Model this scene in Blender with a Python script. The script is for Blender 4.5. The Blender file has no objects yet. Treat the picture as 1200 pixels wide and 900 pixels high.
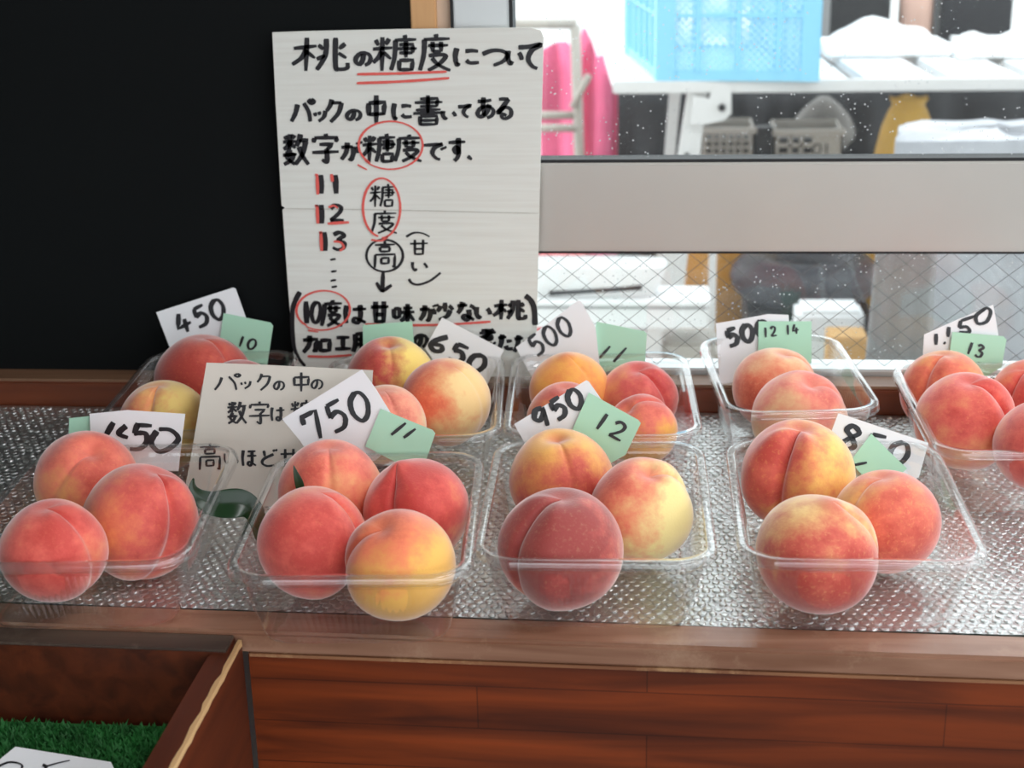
import bpy, bmesh, math, random
from mathutils import Vector, Matrix, noise
random.seed(7)
SC = bpy.context.scene
COL = SC.collection
R = math.radians

# ------------------------------------------------------------------ camera
FPX = 1750.0
PITCH, YAW, ROLL = R(19.6), R(5.6), R(-1.35)
EYE = Vector((0.0, 0.0, 0.512))
fw = Vector((-math.sin(YAW)*math.cos(PITCH), math.cos(YAW)*math.cos(PITCH), -math.sin(PITCH)))
r0 = Vector((math.cos(YAW), math.sin(YAW), 0))
u0 = r0.cross(fw)
rt = math.cos(ROLL)*r0 + math.sin(ROLL)*u0
up = rt.cross(fw)
cam_d = bpy.data.cameras.new('camera')
cam = bpy.data.objects.new('camera', cam_d)
COL.objects.link(cam)
m = Matrix((rt, up, -fw)).transposed().to_4x4()
m.translation = EYE
cam.matrix_world = m
cam_d.sensor_width = 36.0
cam_d.lens = FPX*36.0/1200.0
cam_d.clip_start = 0.02
cam_d.clip_end = 200
cam_d.dof.use_dof = True
cam_d.dof.focus_distance = 1.16
cam_d.dof.aperture_fstop = 9.0
SC.camera = cam
SC.cycles.transparent_max_bounces = 48
SC.cycles.max_bounces = 10

# ------------------------------------------------------------------ sky and exposure
w = bpy.data.worlds.new('overcast_sky'); SC.world = w; w.use_nodes = True
bgn = w.node_tree.nodes['Background']
bgn.inputs[0].default_value = (0.90, 0.96, 1.0, 1)
bgn.inputs[1].default_value = 2.5
SC.view_settings.view_transform = 'Standard'
SC.view_settings.look = 'None'
SC.view_settings.gamma = 1.0
SC.view_settings.use_curve_mapping = False
SC.view_settings.exposure = 0.14

def lamp(name, loc, target, size, size_y, energy, col):
    d = bpy.data.lights.new(name, 'AREA'); d.shape = 'RECTANGLE'
    d.size = size; d.size_y = size_y; d.energy = energy; d.color = col
    o = bpy.data.objects.new(name, d); COL.objects.link(o)
    o.location = loc
    o.rotation_euler = (Vector(target)-Vector(loc)).to_track_quat('-Z', 'Y').to_euler()
    return o
lamp('added_fill_light', (0.75, 0.45, 1.50), (0.1, 1.0, 0), 1.2, 0.30, 13.0, (0.98, 0.99, 1.0))  # added overhead fill light, no known fixture behind it

# ------------------------------------------------------------------ helpers
def lin(c):
    return tuple(((v/255)/12.92 if v/255 <= .04045 else ((v/255+.055)/1.055)**2.4) for v in c)
def ray(px, py):
    return ((px-600)/FPX)*rt - ((py-450)/FPX)*up + fw
def at(px, py, Y):
    d = ray(px, py); return EYE + d*(Y/d.y)
def atz(px, py, z):
    d = ray(px, py); return EYE + d*((z-EYE.z)/d.z)
def on_plane(px, py, p0, n):
    d = ray(px, py); return EYE + d*((p0-EYE).dot(n)/d.dot(n))

class MB:
    def __init__(self): self.v = []; self.f = []
    def quad(self, *p):
        i = len(self.v); self.v += [Vector(q) for q in p]; self.f.append(tuple(range(i, i+len(p))))
    def box(self, x0, x1, y0, y1, z0, z1, M=None):
        i = len(self.v)
        P = [Vector((x, y, z)) for z in (z0, z1) for y in (y0, y1) for x in (x0, x1)]
        if M is not None: P = [M @ p for p in P]
        self.v += P
        for q in ((0,2,3,1),(4,5,7,6),(0,1,5,4),(2,6,7,3),(0,4,6,2),(1,3,7,5)):
            self.f.append(tuple(i+k for k in q))
    def hexa(self, P):      # 8 points ordered like box()
        i = len(self.v); self.v += [Vector(p) for p in P]
        for q in ((0,2,3,1),(4,5,7,6),(0,1,5,4),(2,6,7,3),(0,4,6,2),(1,3,7,5)):
            self.f.append(tuple(i+k for k in q))
    def bar(self, a, b, r, n=6):
        a = Vector(a); b = Vector(b); d = (b-a).normalized()
        s = d.orthogonal().normalized(); t = d.cross(s)
        i = len(self.v)
        for p in (a, b):
            for k in range(n):
                an = 2*math.pi*k/n
                self.v.append(p + r*(math.cos(an)*s+math.sin(an)*t))
        for k in range(n):
            self.f.append((i+k, i+(k+1) % n, i+n+(k+1) % n, i+n+k))
        self.f.append(tuple(i+k for k in reversed(range(n)))); self.f.append(tuple(i+n+k for k in range(n)))
    def grid(self, rows):   # rows of equal-length point lists
        i = len(self.v); n = len(rows[0])
        for r_ in rows: self.v += [Vector(p) for p in r_]
        for a in range(len(rows)-1):
            for b in range(n-1):
                self.f.append((i+a*n+b, i+a*n+b+1, i+(a+1)*n+b+1, i+(a+1)*n+b))
    def loops(self, rows, cap0=False, cap1=False):
        i = len(self.v); n = len(rows[0])
        for r_ in rows: self.v += [Vector(p) for p in r_]
        for a in range(len(rows)-1):
            for b in range(n):
                c = (b+1) % n
                self.f.append((i+a*n+b, i+a*n+c, i+(a+1)*n+c, i+(a+1)*n+b))
        if cap0: self.f.append(tuple(i+b for b in reversed(range(n))))
        if cap1: self.f.append(tuple(i+(len(rows)-1)*n+b for b in range(n)))
    def build(self, name, mat, parent=None, loc=None, smooth=False, bevel=0, solid=0):
        base = Vector((0, 0, 0))
        if parent is not None:
            p = parent
            while p is not None: base = base + Vector(p.location); p = p.parent
        o_loc = Vector(loc) if loc is not None else base
        me = bpy.data.meshes.new(name)
        me.from_pydata([tuple(v-o_loc) for v in self.v], [], self.f)
        if bevel:
            bm = bmesh.new(); bm.from_mesh(me)
            bmesh.ops.remove_doubles(bm, verts=bm.verts, dist=1e-6)
            bmesh.ops.bevel(bm, geom=list(bm.edges), offset=bevel, segments=2, affect='EDGES', clamp_overlap=True)
            bm.to_mesh(me); bm.free()
        if smooth:
            for p in me.polygons: p.use_smooth = True
        me.materials.append(mat)
        o = bpy.data.objects.new(name, me); COL.objects.link(o)
        if solid:
            md = o.modifiers.new('thickness', 'SOLIDIFY'); md.thickness = solid; md.offset = 0
        if parent is not None:
            o.parent = parent; o.location = o_loc-base
        else:
            o.location = o_loc
        return o

def tag(o, label=None, cat=None, group=None, kind=None):
    if label: o['label'] = label
    if cat: o['category'] = cat
    if group: o['group'] = group
    if kind: o['kind'] = kind
    return o
def empty(name, loc):
    o = bpy.data.objects.new(name, None); o.empty_display_size = .02
    COL.objects.link(o); o.location = loc; return o

# ------------------------------------------------------------------ materials
def nt_of(name):
    mt = bpy.data.materials.new(name); mt.use_nodes = True
    nt = mt.node_tree; return mt, nt, nt.nodes['Principled BSDF']
def N(nt, t, **kw):
    n = nt.nodes.new(t)
    for k, v in kw.items(): setattr(n, k, v)
    return n
def mat(name, c, rough=.6, metal=0, var=.0, vscale=8, bump=0, bscale=60, spec=.5):
    mt, nt, b = nt_of(name)
    b.inputs['Base Color'].default_value = (*lin(c), 1)
    b.inputs['Roughness'].default_value = rough; b.inputs['Metallic'].default_value = metal
    b.inputs['Specular IOR Level'].default_value = spec
    tc = N(nt, 'ShaderNodeTexCoord')
    if var:
        nz = N(nt, 'ShaderNodeTexNoise'); nz.inputs['Scale'].default_value = vscale; nz.inputs['Detail'].default_value = 6
        nt.links.new(tc.outputs['Object'], nz.inputs['Vector'])
        rp = N(nt, 'ShaderNodeValToRGB')
        l = lin(c)
        rp.color_ramp.elements[0].position = .3; rp.color_ramp.elements[1].position = .7
        rp.color_ramp.elements[0].color = (*[x*(1-var) for x in l], 1)
        rp.color_ramp.elements[1].color = (*[min(1, x*(1+var)) for x in l], 1)
        nt.links.new(nz.outputs['Fac'], rp.inputs['Fac']); nt.links.new(rp.outputs['Color'], b.inputs['Base Color'])
    if bump:
        nz = N(nt, 'ShaderNodeTexNoise'); nz.inputs['Scale'].default_value = bscale; nz.inputs['Detail'].default_value = 4
        nt.links.new(tc.outputs['Object'], nz.inputs['Vector'])
        bp = N(nt, 'ShaderNodeBump'); bp.inputs['Strength'].default_value = bump; bp.inputs['Distance'].default_value = .01
        nt.links.new(nz.outputs['Fac'], bp.inputs['Height']); nt.links.new(bp.outputs['Normal'], b.inputs['Normal'])
    return mt

def wood(name, c1, c2, axis='X', rough=.4, planks=False, wear=None):
    mt, nt, b = nt_of(name)
    tc = N(nt, 'ShaderNodeTexCoord'); mp = N(nt, 'ShaderNodeMapping')
    mp.inputs['Scale'].default_value = {'X': (3, 40, 40), 'Y': (40, 3, 40), 'Z': (40, 40, 3)}[axis]
    nt.links.new(tc.outputs['Object'], mp.inputs['Vector'])
    nz = N(nt, 'ShaderNodeTexNoise'); nz.inputs['Scale'].default_value = 1.6; nz.inputs['Detail'].default_value = 8
    nz.inputs['Distortion'].default_value = .6
    nt.links.new(mp.outputs['Vector'], nz.inputs['Vector'])
    rp = N(nt, 'ShaderNodeValToRGB')
    rp.color_ramp.elements[0].position = .3; rp.color_ramp.elements[1].position = .72
    rp.color_ramp.elements[0].color = (*lin(c1), 1); rp.color_ramp.elements[1].color = (*lin(c2), 1)
    nt.links.new(nz.outputs['Fac'], rp.inputs['Fac'])
    out = rp.outputs['Color']
    if planks:
        sx = N(nt, 'ShaderNodeSeparateXYZ'); cx = N(nt, 'ShaderNodeCombineXYZ')
        nt.links.new(tc.outputs['Object'], sx.inputs[0])
        nt.links.new(sx.outputs['X'], cx.inputs['X']); nt.links.new(sx.outputs['Z'], cx.inputs['Y'])
        br = N(nt, 'ShaderNodeTexBrick')
        br.inputs['Scale'].default_value = 1; br.inputs['Brick Width'].default_value = .32; br.inputs['Row Height'].default_value = .034
        br.inputs['Mortar Size'].default_value = .0006; br.inputs['Mortar Smooth'].default_value = .3
        br.inputs['Color1'].default_value = (.82, .78, .75, 1); br.inputs['Color2'].default_value = (1.1, 1.08, 1.05, 1)
        br.inputs['Mortar'].default_value = (.35, .3, .3, 1); br.offset = .37
        nt.links.new(cx.outputs[0], br.inputs['Vector'])
        mx = N(nt, 'ShaderNodeMix', data_type='RGBA', blend_type='MULTIPLY'); mx.inputs[0].default_value = .75
        nt.links.new(out, mx.inputs[6]); nt.links.new(br.outputs['Color'], mx.inputs[7]); out = mx.outputs[2]
    if wear:
        n2 = N(nt, 'ShaderNodeTexNoise'); n2.inputs['Scale'].default_value = 14; n2.inputs['Detail'].default_value = 9
        n2.inputs['Roughness'].default_value = .75
        nt.links.new(tc.outputs['Object'], n2.inputs['Vector'])
        r2 = N(nt, 'ShaderNodeValToRGB'); r2.color_ramp.elements[0].position = .5; r2.color_ramp.elements[1].position = .68
        nt.links.new(n2.outputs['Fac'], r2.inputs['Fac'])
        mx = N(nt, 'ShaderNodeMix', data_type='RGBA'); nt.links.new(r2.outputs['Color'], mx.inputs[0])
        nt.links.new(out, mx.inputs[6]); mx.inputs[7].default_value = (*lin(wear), 1); out = mx.outputs[2]
    nt.links.new(out, b.inputs['Base Color'])
    b.inputs['Roughness'].default_value = rough
    bp = N(nt, 'ShaderNodeBump'); bp.inputs['Strength'].default_value = .15; bp.inputs['Distance'].default_value = .002
    nt.links.new(nz.outputs['Fac'], bp.inputs['Height']); nt.links.new(bp.outputs['Normal'], b.inputs['Normal'])
    return mt

def clear(name, tint=(.97, .98, .98), gloss=.9, rough=.06, haze=.03, base_refl=.02, hcol=(.9, .92, .93), specks=False, bump=0, bscale=200, ior=1.5):
    """thin clear sheet: lets light straight through, mirrors at grazing angles, a little milky"""
    mt = bpy.data.materials.new(name); mt.use_nodes = True; nt = mt.node_tree
    for n in list(nt.nodes): nt.nodes.remove(n)
    out = N(nt, 'ShaderNodeOutputMaterial')
    tr = N(nt, 'ShaderNodeBsdfTransparent'); tr.inputs[0].default_value = (*tint, 1)
    df = N(nt, 'ShaderNodeBsdfDiffuse'); df.inputs[0].default_value = (*hcol, 1)
    gl = N(nt, 'ShaderNodeBsdfGlossy'); gl.inputs['Roughness'].default_value = rough; gl.inputs[0].default_value = (gloss, gloss, gloss, 1)
    fr = N(nt, 'ShaderNodeFresnel')
    ge = N(nt, 'ShaderNodeNewGeometry'); io = N(nt, 'ShaderNodeMix', data_type='FLOAT')
    io.inputs[2].default_value = ior; io.inputs[3].default_value = 1/ior
    nt.links.new(ge.outputs['Backfacing'], io.inputs[0]); nt.links.new(io.outputs[0], fr.inputs['IOR'])
    m1 = N(nt, 'ShaderNodeMixShader'); m1.inputs[0].default_value = haze
    nt.links.new(tr.outputs[0], m1.inputs[1]); nt.links.new(df.outputs[0], m1.inputs[2])
    m2 = N(nt, 'ShaderNodeMixShader')
    ad = N(nt, 'ShaderNodeMath', operation='ADD', use_clamp=True); ad.inputs[1].default_value = base_refl
    nt.links.new(fr.outputs[0], ad.inputs[0]); nt.links.new(ad.outputs[0], m2.inputs[0])
    nt.links.new(m1.outputs[0], m2.inputs[1]); nt.links.new(gl.outputs[0], m2.inputs[2])
    if specks:
        tc = N(nt, 'ShaderNodeTexCoord')
        vo = N(nt, 'ShaderNodeTexVoronoi'); vo.inputs['Scale'].default_value = 150
        nt.links.new(tc.outputs['Object'], vo.inputs['Vector'])
        lt = N(nt, 'ShaderNodeMath', operation='LESS_THAN'); lt.inputs[1].default_value = .13
        nt.links.new(vo.outputs['Distance'], lt.inputs[0])
        nz = N(nt, 'ShaderNodeTexNoise'); nz.inputs['Scale'].default_value = 16
        nt.links.new(tc.outputs['Object'], nz.inputs['Vector'])
        gt = N(nt, 'ShaderNodeMath', operation='GREATER_THAN'); gt.inputs[1].default_value = .45
        nt.links.new(nz.outputs['Fac'], gt.inputs[0])
        mu = N(nt, 'ShaderNodeMath', operation='MULTIPLY'); nt.links.new(lt.outputs[0], mu.inputs[0]); nt.links.new(gt.outputs[0], mu.inputs[1])
        m3 = N(nt, 'ShaderNodeMath', operation='MULTIPLY_ADD'); m3.inputs[1].default_value = .55; m3.inputs[2].default_value = haze
        nt.links.new(mu.outputs[0], m3.inputs[0]); nt.links.new(m3.outputs[0], m1.inputs[0])
    if bump:
        tc = N(nt, 'ShaderNodeTexCoord')
        nz = N(nt, 'ShaderNodeTexNoise'); nz.inputs['Scale'].default_value = bscale; nz.inputs['Detail'].default_value = 3
        nt.links.new(tc.outputs['Object'], nz.inputs['Vector'])
        bp = N(nt, 'ShaderNodeBump'); bp.inputs['Strength'].default_value = bump; bp.inputs['Distance'].default_value = .003
        nt.links.new(nz.outputs['Fac'], bp.inputs['Height'])
        nt.links.new(bp.outputs['Normal'], gl.inputs['Normal']); nt.links.new(bp.outputs['Normal'], fr.inputs['Normal'])
    nt.links.new(m2.outputs[0], out.inputs[0])
    return mt

M_panel = wood('varnished_plank', (70, 27, 9), (134, 58, 20), 'X', .38, planks=True)
M_strip = wood('worn_edge_wood', (124, 84, 64), (166, 126, 104), 'X', .28, wear=(168, 134, 110))
M_redwood = wood('dark_red_wood', (62, 26, 13), (98, 44, 22), 'Y', .4)
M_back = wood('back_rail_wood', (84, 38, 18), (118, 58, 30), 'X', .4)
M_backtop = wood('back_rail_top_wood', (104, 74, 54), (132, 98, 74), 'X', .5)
M_dark = wood('dirty_grey_wood', (64, 50, 42), (92, 76, 64), 'X', .6, wear=(112, 96, 84))
M_raw = wood('chipped_raw_wood', (170, 128, 84), (206, 168, 120), 'Y', .7)
M_chip = wood('chipped_edge_wood', (118, 72, 46), (160, 112, 76), 'X', .6, wear=(196, 156, 112))
M_oak = wood('light_oak', (196, 146, 96), (214, 168, 118), 'Z', .5)
M_beige = mat('beige_paint', (204, 178, 156), .6)
M_board = mat('matt_black_board', (11, 14, 15), .75, var=.2, vscale=3, spec=.15)
M_shelf = mat('shelf_sheet', (40, 52, 45), .55, var=.2, vscale=20)
M_alu = mat('brushed_aluminium', (188, 184, 178), .42, metal=.75, var=.05, vscale=5)
M_alu2 = mat('pale_aluminium', (206, 208, 208), .4, metal=.55)
M_gasket = mat('black_gasket', (22, 22, 24), .6)
M_wire = mat('glass_wire', (92, 90, 88), .4, metal=.6)
M_glass = clear('window_glass', (.97, .985, .98), .9, .0, .006, 0, specks=True)
M_wglass = clear('wired_window_glass', (.96, .98, .975), .9, .0, .012, 0, specks=True)
M_tray = clear('clear_tray_plastic', (.97, .975, .975), 1, .05, .012, .035, bump=.2, bscale=60)
M_rim = clear('clear_tray_rim', (.955, .96, .96), 1, .06, .025, .012)
M_wrap = clear('bubble_wrap_film', (.74, .81, .77), 1, .30, .12, .40, (.75, .78, .8), bump=.28, bscale=260, ior=1.55)
M_paper = mat('white_card_paper', (232, 232, 234), .7, var=.02, vscale=15)
M_green = mat('pale_green_card', (172, 216, 190), .7, var=.02, vscale=15)
M_sheet = mat('yellowed_paper', (214, 207, 196), .75, var=.04, vscale=14)
M_ink = mat('black_marker_ink', (22, 22, 28), .45)
M_red = mat('red_marker_ink', (222, 92, 84), .5)
M_leaf = mat('dark_green_leaf', (20, 50, 22), .3, var=.25, vscale=30)
M_turf = mat('green_turf', (30, 100, 40), .7, var=.35, vscale=40)
M_blue = mat('shaded_blue_plastic', (138, 204, 232), .45)  # frame ribs a deeper blue than the mesh: shading put into colour
M_blue2 = mat('pale_blue_mesh_plastic', (172, 222, 243), .5)
M_white = mat('white_board', (236, 236, 236), .55, var=.03)
M_cloth = mat('white_cloth', (240, 240, 240), .8)
M_whitem = mat('white_painted_metal', (214, 212, 210), .4)
M_rack = mat('grey_beige_metal', (176, 168, 158), .45)
M_black = mat('black_plastic', (18, 19, 24), .45)
M_grey = mat('grey_plastic', (176, 170, 162), .5)
M_pink = mat('pink_fabric', (240, 110, 150), .7, var=.15, vscale=5)
M_yell = mat('yellow_ochre_bag', (196, 152, 62), .6, var=.15, vscale=9)
M_orange = mat('amber_plastic', (190, 136, 60), .55, var=.25, vscale=6)
M_gcloth = mat('grey_cloth', (122, 122, 122), .8, var=.08, vscale=6)
M_lcloth = mat('pale_plastic_sheet', (168, 170, 176), .35, var=.12, vscale=6)
M_card = mat('brown_cardboard', (196, 152, 94), .7)
M_rubber = mat('black_rubber', (44, 46, 54), .5)
M_skin = mat('beige_paper_bag', (202, 164, 148), .7)
M_redp = mat('red_plastic', (196, 54, 60), .5)
M_conc = mat('pale_concrete', (206, 206, 204), .85, var=.1, vscale=4)
M_floor = mat('grey_floor', (92, 90, 86), .8, var=.1)
M_plaster = mat('white_plaster', (225, 222, 216), .8)
M_dimwall = mat('brown_wall', (72, 62, 54), .8)
M_dkgrey = mat('dark_grey_mottle', (22, 23, 30), .5, var=.2, vscale=7)

# cardboard of the big sign: faint horizontal flutes
def cardboard_white():
    mt, nt, b = nt_of('white_corrugated_card')
    tc = N(nt, 'ShaderNodeTexCoord'); mp = N(nt, 'ShaderNodeMapping'); mp.inputs['Scale'].default_value = (6, 6, 160)
    nt.links.new(tc.outputs['Object'], mp.inputs['Vector'])
    nz = N(nt, 'ShaderNodeTexNoise'); nz.inputs['Scale'].default_value = 1.5; nz.inputs['Detail'].default_value = 5
    nt.links.new(mp.outputs[0], nz.inputs['Vector'])
    rp = N(nt, 'ShaderNodeValToRGB'); rp.color_ramp.elements[0].position = .25; rp.color_ramp.elements[1].position = .6
    rp.color_ramp.elements[0].color = (*lin((213, 212, 205)), 1); rp.color_ramp.elements[1].color = (*lin((222, 223, 217)), 1)
    nt.links.new(nz.outputs['Fac'], rp.inputs['Fac']); nt.links.new(rp.outputs[0], b.inputs['Base Color'])
    b.inputs['Roughness'].default_value = .8
    return mt
M_sign = cardboard_white()

# ------------------------------------------------------------------ the setting
g = MB(); g.box(-8, 8, 1.62, 16, -.80, -.75)
tag(g.build('ground', M_conc, loc=(0, 3, -.75)), kind='structure')
g = MB(); g.box(-9, 9, -14, 1.62, -.80, -.75)
tag(g.build('floor', M_floor, loc=(0, 0, -.75)), kind='structure')
g = MB(); g.box(-2.2, 2.2, -1.45, 1.62, 1.62, 1.68)
tag(g.build('shading_ceiling', M_dimwall, loc=(0, 0, 1.62)), kind='structure')  # unseen slab, drawn far forward and dark to dim the interior
g = MB(); g.box(-2.2, 2.2, 1.40, 1.50, .98, 1.62)
g.box(-2.2, 2.2, 1.40, 1.50, -.75, -.05)
g.box(-2.2, -.72, 1.401, 1.50, -.05, .98)
g.box(1.25, 2.2, 1.40, 1.50, -.05, .98)
tag(g.build('wall_back', M_plaster, loc=(0, 1.45, 0)), kind='structure')

g = MB(); g.box(-1.02, -.95, -1.9, 1.381, -.75, 1.62)
tag(g.build('shading_wall_left', M_dimwall, loc=(-.98, 0, -.75)), kind='structure')  # unseen dark partition, added to block light on the left

# window: aluminium frame, upper clear pane, lower wired pane
WY = 1.388
win = tag(empty('window_1', (0.3, WY, .04)), kind='structure')
b = MB(); b.box(-.182, -.131, WY, WY+.035, .028, .98); b.build('stile', M_alu2, win, bevel=.0015)
b = MB(); b.box(-.1305, -.1275, WY-.001, WY+.03, .236, .97); b.box(-.1845, -.182, WY-.002, WY+.03, .03, .97)
b.box(-.1275, 1.25, WY-.001, WY+.02, .2365, .2395); b.box(-.1275, 1.25, WY-.001, WY+.02, .149, .1515)
b.build('gasket', M_gasket, win)
b = MB(); b.box(-.131, 1.25, WY-.004, WY+.032, .1515, .2365); b.build('middle_rail', M_alu, win, bevel=.002)
b = MB(); b.box(-.131, 1.25, WY-.002, WY+.03, .006, .034); b.build('bottom_rail', M_alu2, win, bevel=.0015)
b = MB(); b.box(-.131, 1.25, WY-.002, WY+.03, .945, .98); b.build('top_rail', M_alu2, win, bevel=.0015)
b = MB(); b.box(-.1275, 1.25, WY+.012, WY+.016, .2395, .945); b.build('pane', M_glass, win)
b = MB(); b.box(-.131, 1.25, WY+.012, WY+.018, .034, .149); pane = b.build('wired_pane', M_wglass, win)
b = MB()
pit = .0275; sl = .83
for k in range(-8, 60):
    for s in (1, -1):
        x0 = -.131 + k*pit
        pts = []
        for z in (.034, .149):
            x = x0 + s*(z-.034)/sl - (0 if s > 0 else 0)
            pts.append((x, z))
        (xa, za), (xb, zb) = pts
        # clip in x
        lo, hi = -.131, 1.25
        def clipx(xa, za, xb, zb):
            if xa == xb: return None
            t0, t1 = 0, 1
            for lim, sg in ((lo, 1), (hi, -1)):
                da = sg*(xa-lim); db = sg*(xb-lim)
                if da < 0 and db < 0: return None
                if da < 0: t0 = max(t0, da/(da-db))
                if db < 0: t1 = min(t1, da/(da-db))
            if t0 >= t1: return None
            return (xa+(xb-xa)*t0, za+(zb-za)*t0, xa+(xb-xa)*t1, za+(zb-za)*t1)
        c = clipx(xa, za, xb, zb)
        if c: b.bar((c[0], WY+.0105, c[1]), (c[2], WY+.0105, c[3]), .00028, 4)
b.build('wire_mesh', M_wire, pane)
b = MB(); b.box(-.2205, -.1975, WY-.006, WY+.04, .03, .98); t1 = b.build('trim_1', M_oak, loc=(-.21, WY, .03), bevel=.001); tag(t1, kind='structure')
b = MB(); b.box(-.1975, -.1845, WY+.004, WY+.04, .03, .98); t2 = b.build('trim_2', M_beige, loc=(-.19, WY, .03)); tag(t2, kind='structure')

b = MB(); b.box(-.94, -.2215, 1.383, 1.392, .026, .98)
tag(b.build('black_board', M_board, loc=(-.7, 1.387, .026)), 'large matt black board behind the leftmost peach packs', 'board')

# ------------------------------------------------------------------ counter
ctr = tag(empty('display_counter', (0, 1.1, -.75)), 'reddish brown wooden display counter under the bubble wrap and peach packs', 'counter')
def ye(x): return .931 - .0185*(x+.035)          # front edge of the shelf, very slightly askew
def yf(x): return .902 - .0185*(x+.035)
XL, XR = -.945, .80
b = MB(); b.hexa([(XL, ye(XL), -.02), (XR, ye(XR), -.02), (XL, 1.352, -.02), (XR, 1.352, -.02), (XL, ye(XL), 0), (XR, ye(XR), 0), (XL, 1.352, 0), (XR, 1.352, 0)])
b.build('shelf_board', M_shelf, ctr)
b = MB(); b.hexa([(XL, yf(XL), -.016), (XR, yf(XR), -.016), (XL, ye(XL), -.016), (XR, ye(XR), -.016), (XL, yf(XL), .001), (XR, yf(XR), .001), (XL, ye(XL), .003), (XR, ye(XR), .003)])
b.build('front_edge_strip', M_strip, ctr, bevel=.0025)
b = MB(); b.hexa([(-.2805, yf(-.28)+.001, -.74), (XR, yf(XR)+.001, -.74), (-.2805, yf(-.28)+.02, -.74), (XR, yf(XR)+.02, -.74),
                  (-.2805, yf(-.28)+.001, -.0165), (XR, yf(XR)+.001, -.0165), (-.2805, yf(-.28)+.02, -.0165), (XR, yf(XR)+.02, -.0165)])
b.build('front_panel', M_panel, ctr)
b = MB(); b.hexa([(-.2795, yf(-.28)+.0003, -.0185), (XR, yf(XR)+.0003, -.0185), (-.2795, yf(-.28)+.004, -.0185), (XR, yf(XR)+.004, -.0185),
                  (-.2795, yf(-.28)+.0003, -.0162), (XR, yf(XR)+.0003, -.0162), (-.2795, yf(-.28)+.004, -.0162), (XR, yf(XR)+.004, -.0162)])
b.build('chipped_edge', M_chip, ctr)
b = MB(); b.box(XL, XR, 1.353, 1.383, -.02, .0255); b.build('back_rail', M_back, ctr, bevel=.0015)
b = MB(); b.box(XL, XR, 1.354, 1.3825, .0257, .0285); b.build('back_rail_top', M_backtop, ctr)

# ------------------------------------------------------------------ produce bin (lower left)
bn = tag(empty('produce_bin', (-.6, .8, -.75)), 'dark brown wooden bin lined with green turf at lower left', 'bin')
xd = -.2825
def lx(y): return xd-.006 - (.905-y)*.03
b = MB(); b.hexa([(XL, yf(XL)-.022, -.74), (xd-.006, yf(xd)-.022, -.74), (XL, yf(XL)-.001, -.74), (xd-.006, yf(xd)-.001, -.74),
                  (XL, yf(XL)-.022, -.003), (xd-.006, yf(xd)-.022, -.003), (XL, yf(XL)-.001, -.003), (xd-.006, yf(xd)-.001, -.003)])
b.build('back_board', M_redwood, bn)
b = MB(); b.hexa([(XL, yf(XL)-.0225, -.003), (xd-.006, yf(xd)-.0225, -.003), (XL, yf(XL)-.001, -.003), (xd-.006, yf(xd)-.001, -.003),
                  (XL, yf(XL)-.0225, -.0008), (xd-.006, yf(xd)-.0225, -.0008), (XL, yf(XL)-.001, -.0008), (xd-.006, yf(xd)-.001, -.0008)])
b.build('top_edge', M_dark, bn, bevel=.0008)
b = MB()
yb, yq = yf(xd)-.001, .35
b.hexa([(xd-.026, yq, -.74), (xd, yq, -.74), (xd-.026, yb-.022, -.74), (xd, yb, -.74),
        (xd-.026-.002, yq, -.004), (xd-.004, yq, -.004), (xd-.019, yb-.022, -.004), (xd-.001, yb, -.004)])
b.build('divider_board', M_redwood, bn, bevel=.0012)
b = MB()
rows = []
for i in range(60):
    y = yb-.002 - i*(yb-yq)/60
    wv = .0022+.0014*noise.noise((y*60, 3, 1))+.001*noise.noise((y*170, 1, 7))
    xr = xd-.001-.003*(yb-y)/(yb-yq)
    rows.append([(xr-max(.001, wv), y, -.0034), (xr+.0003, y, -.0036), (xr+.0006, y, -.0075-.002*noise.noise((y*80, 9, 2)))])
b.grid(rows); b.build('worn_arris', M_raw, bn)
b = MB(); b.box(XL, xd-.027, .36, yf(xd)-.024, -.10, -.062); b.build('bin_floor', M_redwood, bn)
# turf
b = MB()
x = -.66
tip = random.Random(3)
while x < xd-.03:
    y = .66
    while y < yf(xd)-.027:
        cx, cy = x+tip.uniform(-.0015, .0015), y+tip.uniform(-.0015, .0015)
        for k in range(4):
            a = tip.uniform(0, 6.28); h = tip.uniform(.0035, .0065); rr = tip.uniform(.0015, .0023)
            dx, dy = tip.uniform(-.004, .004), tip.uniform(-.004, .004)
            i = len(b.v)
            for q in range(3):
                b.v.append(Vector((cx+rr*math.cos(a+2.1*q), cy+rr*math.sin(a+2.1*q), -.0615)))
            b.v.append(Vector((cx+dx, cy+dy, -.0615+h)))
            b.f += [(i, i+1, i+3), (i+1, i+2, i+3), (i+2, i, i+3)]
        y += .0046
    x += .0046
i = len(b.v); b.v += [Vector(p) for p in ((-.665, .655, -.0612), (xd-.028, .655, -.0612), (xd-.028, yf(xd)-.0255, -.0612), (-.665, yf(xd)-.0255, -.0612))]; b.f.append((i, i+1, i+2, i+3))
tag(b.build('artificial_turf', M_turf, loc=(-.5, .8, -.0615)), 'bright green artificial turf lining the wooden bin', 'turf', kind='stuff')

# ------------------------------------------------------------------ bubble wrap
b = MB()
pitch = .0078; row = 0; y = .937
rb = random.Random(11)
def wz(x, y): return .0010+.0012*noise.noise((x*9, y*9, 0))
y1 = 1.3495
nx = 130; x0 = -.74; x1 = .56
ny = 50
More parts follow.
